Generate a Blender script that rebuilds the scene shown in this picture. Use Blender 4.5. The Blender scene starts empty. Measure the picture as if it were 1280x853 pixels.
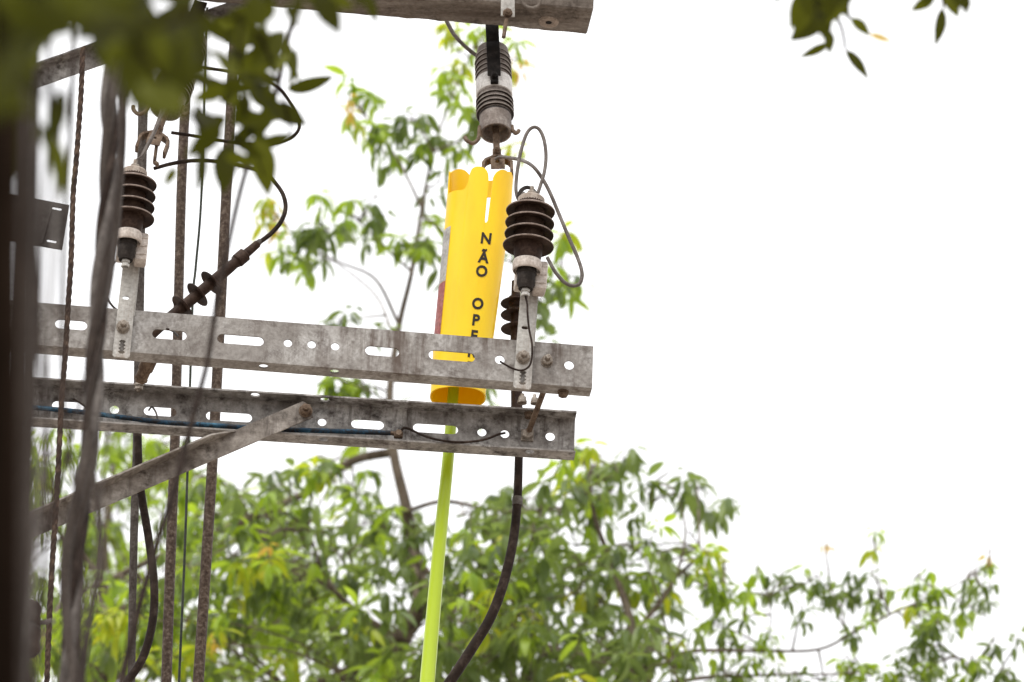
import bpy, bmesh, math, random
from mathutils import Vector, Matrix, Quaternion
from mathutils.geometry import tessellate_polygon
from mathutils.bvhtree import BVHTree
random.seed(7)
PI = math.pi
scene = bpy.context.scene
col = scene.collection

# ------------------------------------------------------------------ camera, world, sun, exposure
PITCH, ROLL, LENS = math.radians(26), math.radians(2.0), 200.0
CAM = Vector((0, 0, 1.6))
FW = Vector((0, math.cos(PITCH), math.sin(PITCH)))
U0 = Vector((0, -math.sin(PITCH), math.cos(PITCH)))
RT = Vector((1, 0, 0)) * math.cos(ROLL) + U0 * math.sin(ROLL)
UP = U0 * math.cos(ROLL) - Vector((1, 0, 0)) * math.sin(ROLL)
FPX = LENS / 36 * 1280
cd = bpy.data.cameras.new('camera')
cam = bpy.data.objects.new('camera', cd)
col.objects.link(cam)
M3 = Matrix((RT, UP, -FW)).transposed()
cam.matrix_world = Matrix.Translation(CAM) @ M3.to_4x4()
cd.lens, cd.sensor_width, cd.clip_end, cd.clip_start = LENS, 36, 4000, 0.1
cd.dof.use_dof = True
cd.dof.focus_distance = 16.2
cd.dof.aperture_fstop = 5.4
scene.camera = cam

SUN_EL, SUN_AZ = math.radians(58), math.radians(215)   # behind and to the left of the photographer, behind cloud
w = bpy.data.worlds.new('World')
scene.world = w
w.use_nodes = True
nt = w.node_tree
bg = nt.nodes['Background']
sky = nt.nodes.new('ShaderNodeTexSky')
sky.sky_type = 'NISHITA'
sky.sun_disc = False
sky.sun_elevation = SUN_EL
sky.sun_rotation = SUN_AZ
sky.dust_density = 5.0
sky.air_density = 1.0
hs = nt.nodes.new('ShaderNodeHueSaturation')
hs.inputs['Saturation'].default_value = 0.10
nt.links.new(sky.outputs[0], hs.inputs['Color'])
# an even layer of cloud in front of the clear sky
cl = nt.nodes.new('ShaderNodeMixRGB')
cl.inputs[0].default_value = 0.85
tcw = nt.nodes.new('ShaderNodeTexCoord'); sp_ = nt.nodes.new('ShaderNodeSeparateXYZ')
nt.links.new(tcw.outputs['Generated'], sp_.inputs[0])
ov = nt.nodes.new('ShaderNodeMapRange')                 # overcast sky: three times as bright overhead as at the horizon
ov.inputs['From Min'].default_value = 0; ov.inputs['From Max'].default_value = 1
ov.inputs['To Min'].default_value = 4.3; ov.inputs['To Max'].default_value = 12.9
nt.links.new(sp_.outputs[2], ov.inputs[0])
tint = nt.nodes.new('ShaderNodeMixRGB'); tint.blend_type = 'MULTIPLY'; tint.inputs[0].default_value = 1
tint.inputs[2].default_value = (1, 1, 1.015, 1)
nt.links.new(ov.outputs[0], tint.inputs[1])
nt.links.new(tint.outputs[0], cl.inputs[2])
nt.links.new(hs.outputs[0], cl.inputs[1])
nt.links.new(cl.outputs[0], bg.inputs['Color'])
bg.inputs['Strength'].default_value = 0.15
sl = bpy.data.lights.new('sun', 'SUN')
sl.energy, sl.angle, sl.color = 1.5, math.radians(25), (1, .96, .9)
so = bpy.data.objects.new('sun', sl)
col.objects.link(so)
# sky texture: rotation 0 puts the sun at +Y, growing clockwise seen from above
sd = Vector((math.sin(SUN_AZ) * math.cos(SUN_EL), math.cos(SUN_AZ) * math.cos(SUN_EL), math.sin(SUN_EL)))
so.rotation_euler = sd.to_track_quat('Z', 'Y').to_euler()
so.location = (0, -5, 30)
scene.view_settings.view_transform = 'Standard'
scene.view_settings.look = 'None'
scene.view_settings.exposure = 0.48
scene.view_settings.gamma = 1
scene.view_settings.use_curve_mapping = False
scene.cycles.max_bounces = 8
scene.cycles.transparent_max_bounces = 8

# ------------------------------------------------------------------ from the photograph to the place
def ray(px, py):
    return FW + RT * ((px - 640) / FPX) + UP * ((426.5 - py) / FPX)
def P(px, py, y):
    d = ray(px, py); return CAM + d * (y / d.y)
def PZ(px, py, z):
    d = ray(px, py); return CAM + d * ((z - CAM.z) / d.z)
def PP(px, py, o, n):
    d = ray(px, py); return CAM + d * ((o - CAM).dot(n) / d.dot(n))
def mm(px, y):                       # metres spanned by px pixels at distance y
    return px * y / math.cos(PITCH) / FPX

def spline(pts, n=8):
    out = []
    q = [pts[0] * 2 - pts[1]] + list(pts) + [pts[-1] * 2 - pts[-2]]
    for i in range(1, len(q) - 2):
        a, b, c, d = q[i - 1], q[i], q[i + 1], q[i + 2]
        for k in range(n):
            t = k / n
            out.append(0.5 * ((2 * b) + (c - a) * t + (2 * a - 5 * b + 4 * c - d) * t * t + (3 * b - a - 3 * c + d) * t ** 3))
    out.append(pts[-1].copy())
    return out
def wire_pts(pl, y, n=8):            # list of (px, py[, y])
    return spline([P(p[0], p[1], p[2] if len(p) > 2 else y) for p in pl], n)

# ------------------------------------------------------------------ materials
def nodes(name):
    m = bpy.data.materials.new(name); m.use_nodes = True
    t = m.node_tree
    return m, t, t.nodes['Principled BSDF']
def ramp(t, fac, stops):
    r = t.nodes.new('ShaderNodeValToRGB')
    els = r.color_ramp.elements
    while len(els) < len(stops): els.new(0.5)
    for e, (p, c) in zip(els, stops):
        e.position = p; e.color = (*c, 1)
    t.links.new(fac, r.inputs[0])
    return r.outputs[0]
def noise(t, scale, detail=6, rough=.6, stretch=None):
    tc = t.nodes.new('ShaderNodeTexCoord')
    o = tc.outputs['Object']
    if stretch:
        mp = t.nodes.new('ShaderNodeMapping'); mp.inputs['Scale'].default_value = stretch
        t.links.new(o, mp.inputs[0]); o = mp.outputs[0]
    n = t.nodes.new('ShaderNodeTexNoise')
    n.inputs['Scale'].default_value = scale; n.inputs['Detail'].default_value = detail; n.inputs['Roughness'].default_value = rough
    t.links.new(o, n.inputs['Vector'])
    return n.outputs[0]
def mix(t, fac, a, b, mode='MIX'):
    m = t.nodes.new('ShaderNodeMixRGB'); m.blend_type = mode
    if isinstance(fac, float): m.inputs[0].default_value = fac
    else: t.links.new(fac, m.inputs[0])
    for i, v in ((1, a), (2, b)):
        if isinstance(v, tuple): m.inputs[i].default_value = (*v, 1)
        else: t.links.new(v, m.inputs[i])
    return m.outputs[0]
def bump(t, b, h, dist, strength=.6):
    n = t.nodes.new('ShaderNodeBump'); n.inputs['Distance'].default_value = dist; n.inputs['Strength'].default_value = strength
    t.links.new(h, n.inputs['Height']); t.links.new(n.outputs[0], b.inputs['Normal'])

def worn(name, c1, c2, c3, scale=9., fine=90., rough=.6, metal=0., spots=None, stretch=None, bd=.001, spotpos=(.56, .68), blot=.5, spec=.18, streak=None):
    """three tones of a weathered surface, fine grain, optional rust or dirt spots"""
    m, t, b = nodes(name)
    n1 = noise(t, scale, 8, .65, stretch); n2 = noise(t, fine, 4, .6)
    base = ramp(t, n1, [(.32, c1), (.5, c2), (.66, c3)])
    g = ramp(t, n2, [(.3, (.62, .6, .58)), (.7, (1.2, 1.2, 1.2))])
    c = mix(t, .8, base, g, 'MULTIPLY')
    if spots:
        n3 = noise(t, scale * 2.3, 10, .75)
        f = ramp(t, n3, [(spotpos[0], (0, 0, 0)), (spotpos[1], (1, 1, 1))])
        f2 = t.nodes.new('ShaderNodeMath'); f2.operation = 'MULTIPLY'; f2.inputs[1].default_value = blot
        t.links.new(f, f2.inputs[0])
        c = mix(t, f2.outputs[0], c, spots)
    if streak:
        n4 = noise(t, 28, 5, .7, (1, 1, .10)); n5 = noise(t, 3.5, 3, .6)
        f = ramp(t, n4, [(.46, (0, 0, 0)), (.64, (1, 1, 1))])
        f = mix(t, 1.0, f, ramp(t, n5, [(.42, (0, 0, 0)), (.60, (.85, .85, .85))]), 'MULTIPLY')
        c = mix(t, f, c, streak)
    t.links.new(c, b.inputs['Base Color'])
    b.inputs['Roughness'].default_value = rough; b.inputs['Metallic'].default_value = metal
    b.inputs['Specular IOR Level'].default_value = spec
    bump(t, b, n2, bd)
    return m
MAT = {}
MAT['galv'] = worn('weathered_galvanised_steel', (.155, .136, .122), (.285, .270, .252), (.415, .405, .39), 9, 85, .6, .1, (.06, .042, .033), None, .0008, (.51, .69), .8, streak=(.08, .055, .042))
MAT['galv2'] = worn('dirty_galvanised_steel', (.12, .106, .096), (.30, .285, .268), (.45, .44, .425), 7, 75, .6, .1, (.024, .017, .014), None, .0008, (.49, .64), .9, streak=(.04, .027, .021))
MAT['galv3'] = worn('grimy_brace_steel', (.09, .074, .064), (.24, .215, .19), (.40, .375, .345), 8, 75, .6, .1, (.018, .012, .009), (1, 1, 1.6), .0008, (.54, .68), .85, streak=(.03, .02, .015))
MAT['strap'] = worn('pale_galvanised_strap', (.30, .29, .27), (.42, .41, .385), (.5, .49, .46), 14, 120, .5, .2, (.16, .11, .08), None, .0005, (.6, .74), .5, streak=(.2, .15, .115))
MAT['bolt'] = worn('rusty_bolt_steel', (.10, .075, .055), (.25, .215, .18), (.36, .33, .29), 45, 200, .55, .3, (.11, .05, .025), None, .0006)
MAT['rust'] = worn('brown_rusted_steel', (.06, .038, .026), (.13, .09, .062), (.20, .15, .11), 40, 180, .7, .1, (.04, .022, .014), None, .0007)
MAT['darkiron'] = worn('black_stained_iron', (.006, .005, .005), (.012, .010, .009), (.03, .025, .023), 30, 160, .6, .1, (.30, .28, .26), None, .0006, (.66, .70), .9, .1)
MAT['pipe'] = worn('mottled_conduit_steel', (.035, .022, .016), (.08, .056, .041), (.18, .14, .11), 75, 220, .65, .1, (.025, .014, .01), None, .0008)
MAT['pipegrey'] = worn('grey_conduit', (.045, .036, .031), (.075, .064, .057), (.12, .106, .096), 40, 160, .6, 0, None, None, .0004, spec=.08)
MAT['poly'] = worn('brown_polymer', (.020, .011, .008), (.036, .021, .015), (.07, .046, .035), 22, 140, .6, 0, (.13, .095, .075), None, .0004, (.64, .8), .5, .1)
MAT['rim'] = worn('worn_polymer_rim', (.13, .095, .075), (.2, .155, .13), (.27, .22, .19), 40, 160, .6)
MAT['porc_shade'] = worn('shaded_shed_porcelain', (.012, .009, .008), (.024, .018, .015), (.05, .042, .037), 30, 150, .4, 0, (.16, .14, .12), None, .0004, (.62, .77), .4, .2)  # dark tone is shade put into the colour, under and between the sheds
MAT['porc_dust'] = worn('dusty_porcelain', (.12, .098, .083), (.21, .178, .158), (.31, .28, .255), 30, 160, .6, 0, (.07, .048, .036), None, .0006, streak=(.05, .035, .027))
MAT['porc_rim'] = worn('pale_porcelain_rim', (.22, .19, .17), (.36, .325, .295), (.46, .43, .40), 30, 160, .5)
MAT['band'] = worn('white_dirty_band', (.5, .47, .44), (.66, .645, .62), (.74, .73, .71), 18, 140, .5, 0, (.3, .25, .21), None, .0003, (.6, .78), .6)
MAT['collar'] = worn('cream_collar', (.34, .29, .25), (.50, .445, .40), (.62, .575, .53), 24, 140, .6, 0, (.18, .12, .085), None, .0004, (.56, .7), .55)
MAT['cap'] = worn('tan_cap', (.20, .16, .13), (.32, .265, .22), (.41, .36, .31), 26, 150, .6, 0, (.12, .08, .055), None, .0005)
MAT['rubber'] = worn('black_rubber', (.014, .011, .009), (.026, .021, .018), (.05, .042, .037), 40, 180, .6, spec=.1)
MAT['cable'] = worn('brown_black_cable', (.014, .009, .007), (.026, .017, .013), (.055, .04, .032), 30, 160, .6, 0, (.12, .09, .075), None, .0005, (.66, .75), .5, .08)
MAT['cablegrey'] = worn('grey_aged_cable', (.06, .052, .047), (.10, .088, .08), (.16, .145, .133), 26, 150, .65, spec=.08)
MAT['wiregrey'] = worn('grey_stranded_wire', (.075, .062, .055), (.13, .112, .10), (.21, .19, .175), 26, 240, .6, .1)
MAT['bundle'] = worn('aged_bundled_cable', (.022, .016, .013), (.05, .04, .034), (.105, .09, .08), 14, 120, .65, 0, None, (1, 1, .15), .0006, spec=.08)
MAT['rope'] = worn('tarred_rope', (.02, .013, .01), (.045, .028, .02), (.10, .065, .045), 50, 220, .8, 0, None, None, .001)
MAT['thinwire'] = worn('dark_green_wire', (.02, .024, .018), (.035, .042, .03), (.06, .066, .05), 30, 150, .6)
MAT['concrete'] = worn('weathered_concrete', (.075, .058, .046), (.165, .142, .122), (.30, .275, .25), 5, 70, .9, 0, (.026, .018, .013), (.35, 2.2, 1.6), .003, (.52, .66), .8)
MAT['polecon'] = worn('pole_concrete', (.2, .185, .17), (.28, .265, .25), (.34, .325, .31), 4, 60, .9)
MAT['blue'] = worn('blue_painted_conduit', (.010, .018, .028), (.016, .055, .10), (.05, .15, .23), 22, 160, .6, 0, (.02, .016, .014), (.6, 1, 1), .0004, (.45, .56), .9)
MAT['plate'] = worn('grey_dull_plate', (.035, .03, .028), (.05, .045, .042), (.08, .073, .068), 8, 90, .6, .1, spec=.1)
def fibreglass():
    m, t, b = nodes('yellow_green_fibreglass')
    n = noise(t, 5, 4, .5, (1, 1, .2)); n2 = noise(t, 40, 6, .7)
    c = ramp(t, n, [(.3, (.36, .49, .010)), (.7, (.43, .57, .014))])
    c = mix(t, ramp(t, n2, [(.66, (0, 0, 0)), (.74, (.35, .35, .35))]), c, (.34, .40, .03))
    t.links.new(c, b.inputs['Base Color']); b.inputs['Roughness'].default_value = .28; b.inputs['Specular IOR Level'].default_value = .5
    return m
MAT['stick'] = fibreglass()
MAT['bark'] = worn('grey_brown_bark', (.06, .045, .032), (.13, .102, .075), (.21, .175, .135), 9, 60, .85, 0, (.05, .04, .03), (1, 1, .35), .006)
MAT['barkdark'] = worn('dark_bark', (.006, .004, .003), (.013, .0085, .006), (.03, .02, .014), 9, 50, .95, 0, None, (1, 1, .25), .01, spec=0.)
MAT['ink'] = worn('black_print', (.022, .018, .012), (.028, .022, .016), (.04, .03, .02), 60, 300, .5)
MAT['asphalt'] = worn('pale_street_paving', (.26, .225, .195), (.31, .27, .235), (.36, .315, .275), 2, 120, .9)

def plastic():
    m, t, b = nodes('yellow_translucent_plastic')
    n = noise(t, 12, 5, .55, (1, 1, .35))
    n2 = noise(t, 55, 8, .75)
    c = ramp(t, n, [(.3, (.88, .62, .002)), (.52, (.94, .71, .002)), (.72, (.95, .745, .006))])
    c = mix(t, ramp(t, n2, [(.62, (0, 0, 0)), (.78, (.45, .45, .45))]), c, (.50, .33, .03))
    t.links.new(c, b.inputs['Base Color'])
    b.inputs['Roughness'].default_value = .38
    tr = t.nodes.new('ShaderNodeBsdfTranslucent'); tr.inputs[0].default_value = (.98, .60, .0, 1)
    mx = t.nodes.new('ShaderNodeMixShader'); mx.inputs[0].default_value = .30
    o = t.nodes['Material Output']
    t.links.new(b.outputs[0], mx.inputs[1]); t.links.new(tr.outputs[0], mx.inputs[2]); t.links.new(mx.outputs[0], o.inputs[0])
    return m
MAT['yellow'] = plastic()
MAT['sticker_white'] = worn('faded_white_sticker', (.5, .5, .49), (.62, .62, .61), (.7, .7, .69), 25, 120, .5, 0, (.4, .36, .36), None, .0002)
MAT['sticker_red'] = worn('faded_red_sticker', (.48, .17, .16), (.55, .22, .21), (.6, .3, .29), 25, 120, .5, 0, (.6, .45, .44), None, .0002)

def leafmat(name, dark, mid, light, trans, tfac=.35, rough=.42, spec=.35):
    m, t, b = nodes(name)
    g = t.nodes.new('ShaderNodeNewGeometry'); oi = t.nodes.new('ShaderNodeObjectInfo')
    a = t.nodes.new('ShaderNodeMath'); a.operation = 'ADD'
    f = t.nodes.new('ShaderNodeMath'); f.operation = 'FRACT'
    t.links.new(g.outputs['Random Per Island'], a.inputs[0]); t.links.new(oi.outputs['Random'], a.inputs[1]); t.links.new(a.outputs[0], f.inputs[0])
    c = ramp(t, f.outputs[0], [(.05, dark), (.5, mid), (.95, light)])
    t.links.new(c, b.inputs['Base Color']); b.inputs['Roughness'].default_value = rough; b.inputs['Specular IOR Level'].default_value = spec
    tr = t.nodes.new('ShaderNodeBsdfTranslucent')
    t.links.new(mix(t, .75, c, trans), tr.inputs[0])
    mx = t.nodes.new('ShaderNodeMixShader'); mx.inputs[0].default_value = tfac
    t.links.new(b.outputs[0], mx.inputs[1]); t.links.new(tr.outputs[0], mx.inputs[2]); t.links.new(mx.outputs[0], t.nodes['Material Output'].inputs[0])
    return m
MAT['leafG'] = leafmat('green_leaf', (.030, .052, .014), (.075, .118, .030), (.16, .215, .06), (.33, .44, .085), .40)
MAT['leafF'] = leafmat('fresh_green_leaf', (.13, .22, .02), (.20, .31, .028), (.27, .37, .04), (.52, .70, .04), .45)
MAT['leafY'] = leafmat('yellow_green_leaf', (.20, .29, .02), (.29, .36, .02), (.42, .41, .03), (.66, .74, .03), .45)
MAT['leafO'] = leafmat('orange_yellow_leaf', (.45, .27, .04), (.55, .36, .05), (.55, .42, .12), (.8, .55, .08), .4)
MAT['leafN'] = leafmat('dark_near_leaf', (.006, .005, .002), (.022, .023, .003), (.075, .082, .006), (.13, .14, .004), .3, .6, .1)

# ------------------------------------------------------------------ mesh building
class MB:
    def __init__(s): s.bm = bmesh.new()
    def _face(s, vs, mi=0):
        try:
            f = s.bm.faces.new(vs); f.material_index = mi; f.smooth = True
        except ValueError: pass
    def tube(s, pts, r, seg=10, cap=True, mi=0):
        bm = s.bm; n = len(pts)
        rr = r if isinstance(r, (list, tuple)) else [r] * n
        if len(rr) != n:
            m_ = len(rr) - 1
            rr = [rr[min(int(i / (n - 1) * m_), m_ - 1)] * (1 - (i / (n - 1) * m_ - min(int(i / (n - 1) * m_), m_ - 1))) + rr[min(int(i / (n - 1) * m_), m_ - 1) + 1] * (i / (n - 1) * m_ - min(int(i / (n - 1) * m_), m_ - 1)) for i in range(n)]
        t0 = (pts[1] - pts[0]).normalized()
        a = t0.orthogonal().normalized()
        rings = []
        for i in range(n):
            t = (pts[min(i + 1, n - 1)] - pts[max(i - 1, 0)]).normalized()
            a = (a - t * a.dot(t)).normalized(); b = t.cross(a)
            rings.append([bm.verts.new(pts[i] + (a * math.cos(2 * PI * k / seg) + b * math.sin(2 * PI * k / seg)) * rr[i]) for k in range(seg)])
        for i in range(n - 1):
            for k in range(seg):
                s._face((rings[i][k], rings[i][(k + 1) % seg], rings[i + 1][(k + 1) % seg], rings[i + 1][k]), mi)
        if cap:
            s._face(rings[0][::-1], mi); s._face(rings[-1], mi)
        return s
    def lathe(s, prof, o, ax, seg=36, mi=0, ref=None, close=True):
        """prof: (radius, height along ax)"""
        ax = ax.normalized(); a = (ref - ax * ref.dot(ax)).normalized() if ref else ax.orthogonal().normalized(); b = ax.cross(a)
        bm = s.bm; rings = []
        for r, h in prof:
            if r < 1e-6: rings.append([bm.verts.new(o + ax * h)])
            else: rings.append([bm.verts.new(o + ax * h + (a * math.cos(2 * PI * k / seg) + b * math.sin(2 * PI * k / seg)) * r) for k in range(seg)])
        for i in range(len(rings) - 1):
            A, B = rings[i], rings[i + 1]
            for k in range(seg):
                k2 = (k + 1) % seg
                if len(A) == 1 and len(B) == 1: continue
                if len(A) == 1: s._face((A[0], B[k2], B[k]), mi)
                elif len(B) == 1: s._face((A[k], A[k2], B[0]), mi)
                else: s._face((A[k], A[k2], B[k2], B[k]), mi)
        return s
    def box(s, c, ex, ey, ez, dx, dy, dz, bev=0., mi=0):
        bm = s.bm
        v = [bm.verts.new(c + ex * (i * dx / 2) + ey * (j * dy / 2) + ez * (k * dz / 2)) for i in (-1, 1) for j in (-1, 1) for k in (-1, 1)]
        fs = []
        for q in ((0, 1, 3, 2), (4, 6, 7, 5), (0, 4, 5, 1), (2, 3, 7, 6), (0, 2, 6, 4), (1, 5, 7, 3)):
            f = bm.faces.new([v[i] for i in q]); f.material_index = mi; f.smooth = True; fs.append(f)
        if bev:
            ed = list({e for f in fs for e in f.edges})
            bmesh.ops.bevel(bm, geom=ed, offset=bev, segments=2, affect='EDGES', profile=.5)
        return s
    def plate(s, outline, holes, o, ex, ez, en, th, mi=0):
        """flat plate: outline and holes in (ex, ez) metres; thickness th along en from o"""
        loops = [outline] + holes
        flat = [p for l in loops for p in l]
        tris = tessellate_polygon([[Vector((p[0], p[1], 0)) for p in l] for l in loops])
        bm = s.bm
        A = [bm.verts.new(o + ex * p[0] + ez * p[1]) for p in flat]
        B = [bm.verts.new(o + ex * p[0] + ez * p[1] + en * th) for p in flat]
        for t in tris:
            s._face([A[i] for i in t], mi); s._face([B[i] for i in t[::-1]], mi)
        k = 0
        for l in loops:
            n = len(l)
            for i in range(n):
                j = (i + 1) % n
                s._face((A[k + i], A[k + j], B[k + j], B[k + i]), mi)
            k += n
        return s
    def hexnut(s, c, ax, r, h, ref=None, mi=0):
        ax = ax.normalized(); a = ref or ax.orthogonal(); a = (a - ax * a.dot(ax)).normalized(); b = ax.cross(a)
        bm = s.bm
        def ring(rad, hh): return [bm.verts.new(c + ax * hh + (a * math.cos(PI / 3 * k) + b * math.sin(PI / 3 * k)) * rad) for k in range(6)]
        R = [ring(r * .86, 0), ring(r, h * .12), ring(r, h * .85), ring(r * .84, h)]
        for i in range(3):
            for k in range(6): s._face((R[i][k], R[i][(k + 1) % 6], R[i + 1][(k + 1) % 6], R[i + 1][k]), mi)
        s._face(R[0][::-1], mi); s._face(R[3], mi)
        return s
    def bolt(s, c, ax, r, nut_h, stud, washer=True, ref=None):
        """washer, nut and stud end on a face at c, pointing along ax"""
        ax = ax.normalized()
        if washer: s.lathe([(0, -.004), (r * 1.14, -.004), (r * 1.14, .003), (0, .003)], c, ax, 24)
        s.hexnut(c + ax * .0031, ax, r, nut_h, ref)
        rs = r * .5
        s.lathe([(rs, 0), (rs, nut_h + stud * .9), (rs * .8, nut_h + stud), (0, nut_h + stud)], c, ax, 14)
        return s
    def build(s, name, mat, parent=None, origin=None, sharp=35, extra=()):
        bm = s.bm
        bmesh.ops.recalc_face_normals(bm, faces=bm.faces[:])
        me = bpy.data.meshes.new(name)
        if origin is None:
            if parent is not None: origin = wloc(parent)
            else:
                xs = [v.co for v in bm.verts]
                origin = Vector(((min(v.x for v in xs) + max(v.x for v in xs)) / 2, (min(v.y for v in xs) + max(v.y for v in xs)) / 2, min(v.z for v in xs)))
        bmesh.ops.translate(bm, verts=bm.verts[:], vec=-origin)
        bm.to_mesh(me); bm.free()
        me.materials.append(MAT[mat])
        for e in extra: me.materials.append(MAT[e])
        try: me.set_sharp_from_angle(angle=math.radians(sharp))
        except Exception: pass
        o = bpy.data.objects.new(name, me); col.objects.link(o)
        if parent is not None:
            o.parent = parent; o.location = origin - wloc(parent)
        else: o.location = origin
        return o
def wloc(o):
    v = Vector((0, 0, 0))
    while o is not None:
        v = v + o.location; o = o.parent
    return v
def tag(o, label=None, cat=None, group=None, kind=None):
    for k, v in (('label', label), ('category', cat), ('group', group), ('kind', kind)):
        if v: o[k] = v
    return o
def thing(name, loc, label, cat, group=None):
    o = bpy.data.objects.new(name, None); col.objects.link(o)
    o.location = loc; o.empty_display_size = .1
    return tag(o, label, cat, group)
def copy_tree(o, parent=None):
    c = o.copy(); col.objects.link(c); c.parent = parent
    for ch in list(o.children): copy_tree(ch, c)
    return c
def slot(cx, cz, L, h, n=8):         # rounded slot outline
    r = h / 2; out = []
    for sgn, a0 in ((1, -PI / 2), (-1, PI / 2)):
        for k in range(n + 1):
            a = a0 + PI * k / n
            out.append((cx + sgn * (L / 2 - r) + math.cos(a) * r, cz + math.sin(a) * r))
    return out
def circ(cx, cz, r, n=18): return [(cx + math.cos(2 * PI * k / n) * r, cz + math.sin(2 * PI * k / n) * r) for k in range(n)]
Z = Vector((0, 0, 1))

# ------------------------------------------------------------------ ground
g = MB()
g.box(Vector((0, 300, -.1)), Vector((1, 0, 0)), Vector((0, 1, 0)), Z, 3000, 3000, .2)
tag(g.build('ground', 'asphalt'), kind='structure')

# ------------------------------------------------------------------ steel crossarms
Y0 = 14.45
AR = P(741.7, 433, Y0)
ZT = AR.z
ex = (PZ(35, 377.4, ZT) - AR).normalized()          # along the arm, right to left
en = Vector((-ex.y, ex.x, 0)).normalized()
if en.y < 0: en = -en                                # away from the camera
PXM = mm(1, Y0)
H, W, T = .131, .058, .005

def chan(name, O, ex, en, L, web_front, webholes, topholes, botholes, mat, label):
    """O: top corner at the right end, on the front plane. webholes etc are given as (s, h/d, length, height)"""
    root = thing(name, O + ex * (L / 2) - Z * H, label, 'crossarm', 'steel channel crossarms')
    m = MB()
    wo = 0 if web_front else W - T
    m.plate([(0, 0), (L, 0), (L, -H), (0, -H)], [slot(s, -h, l, hh) if l > hh * 1.2 else circ(s, -h, hh / 2) for s, h, l, hh in webholes], O + en * wo, ex, Z, en, T)
    d0, d1 = (T + .0002, W) if web_front else (0, W - T - .0002)
    for hs_, zz in ((topholes, -T), (botholes, -H)):
        m.plate([(0, d0), (L, d0), (L, d1), (0, d1)], [circ(s, d, hh / 2, 16) for s, d, l, hh in hs_], O + Z * zz, ex, en, Z, T)
    m.build('channel', mat, root)
    return root
def onA(px, py, O=AR, ex_=None, en_=None, off=0.):
    e = ex_ or ex; n = en_ or en
    q = PP(px, py, O + n * off, n) - O
    return q.dot(e), -q.z
LA = 1.0
LA = (PP(-150, 363, AR, en) - AR).dot(ex)
def holesA(lst, O, ex_, en_, off):
    out = []
    for px, py, l, h in lst:
        s_, h_ = onA(px, py, O, ex_, en_, off); out.append((s_, h_, l * PXM, h * PXM / .9))
    return out
wa = holesA([(89, 406, 40, 11.5), (211.7, 418.5, 43, 11.5), (300.6, 425, 58, 11.5), (360, 429, 10.5, 9.5), (389.7, 430.8, 10.5, 9.5), (419, 433.2, 10.5, 9.5), (477.8, 439.4, 42.5, 11.5), (564.8, 445.3, 58, 11.5), (624.8, 449.6, 12, 11), (711.5, 456.6, 12, 11)], AR, ex, en, 0)
def flange_s(px, py, O, ex_, zz):
    q = PZ(px, py, O.z + zz) - O; return q
def holesF(lst, O, ex_, en_, zz):
    out = []
    for px, py, d in lst:
        q = PZ(px, py, O.z + zz) - O
        out.append((q.dot(ex_), min(max(q.dot(en_), .018), W - .02), 0, d * PXM))
    return out
armA = chan('steel_crossarm', AR, ex, en, LA, True, wa, [], holesF([(329.4, 458.5, 12), (418, 465, 12)], AR, ex, en, -H), 'galv',
            'upper steel channel crossarm with slotted flat face, just below the yellow cover')
BR = PZ(721, 514, ZT)
exB = (PZ(34, 471, ZT) - BR).normalized()
enB = Vector((-exB.y, exB.x, 0)).normalized()
if enB.y < 0: enB = -enB
PXB = mm(1, BR.y)
LB = (PP(-150, 459.8, BR, enB) - BR).dot(exB)
wb = holesA([(85, 507.5, 41, 11.5), (143, 512, 11, 11), (200.3, 514.5, 42, 11.5), (286.3, 521, 59, 11.5), (344, 520.6, 9, 9), (402.6, 527.8, 11, 10), (459.5, 530.6, 42, 11.5), (544.5, 536, 58, 11.5), (602.4, 540.4, 11, 10.5), (631, 542.5, 11, 10.5), (687.8, 545.8, 11.5, 11)], BR, exB, enB, W - T)
armB = chan('steel_crossarm', BR, exB, enB, LB, False, wb, holesF([(319, 494, 12), (406, 500, 12), (173, 486, 12)], BR, exB, enB, -T), holesF([(404.4, 549.5, 12), (662.5, 564.4, 12)], BR, exB, enB, -H), 'galv2',
            'lower steel channel crossarm, hollow side to the front, a blue pipe lying in it')
print('armA dir', ex[:], 'armB', exB[:], 'gap', BR.y - AR.y, 'z', ZT, LA, LB)
nearA, nearB = -en, -enB
# studs and nuts on the front arm (right of the strap), spacer bolt between the arms
def Af(px, py, off=0.): return PP(px, py, AR + en * off, en)
def Bf(px, py, off=0.): return PP(px, py, BR + enB * off, enB)
MB().bolt(Af(683.5, 452.5), nearA, .0155, .016, .022, True, Z).build('bolt', 'bolt', armA)
b0, b1 = Bf(659, 545, W - T), Af(683, 480, .30)
m = MB(); m.tube([b0 + (b1 - b0).normalized() * -.02, b1], .0085, 14)
sb = m.build('spacer_bolt', 'rust', armB)
m = MB(); m.box(b0 + nearB * .003, exB, Z, enB, .036, .036, .006); m.hexnut(b0 + nearB * .006, nearB, .017, .016, Z); m.build('nut', 'bolt', sb)
m = MB(); m.hexnut(b1 - (b0 - b1).normalized() * .012, (b0 - b1), .016, .016); m.build('nut', 'bolt', sb)
q = PZ(661, 517, ZT - T - .001); m = MB(); m.bolt(q, -Z, .012, .012, .004); m.build('bolt', 'rust', armB)
q = PZ(657, 503, ZT + .002); m = MB(); m.bolt(q + exB * .010, Z, .012, .014, .012); m.build('bolt', 'bolt', armB)
q = PZ(668, 503.5, ZT + .002); m = MB(); m.bolt(q, Z, .010, .012, .014); m.build('bolt', 'bolt', armB)
q = PZ(704, 490, ZT - H - .001); m = MB(); m.bolt(q, -Z, .014, .012, .004); m.build('bolt', 'rust', armA)

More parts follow.
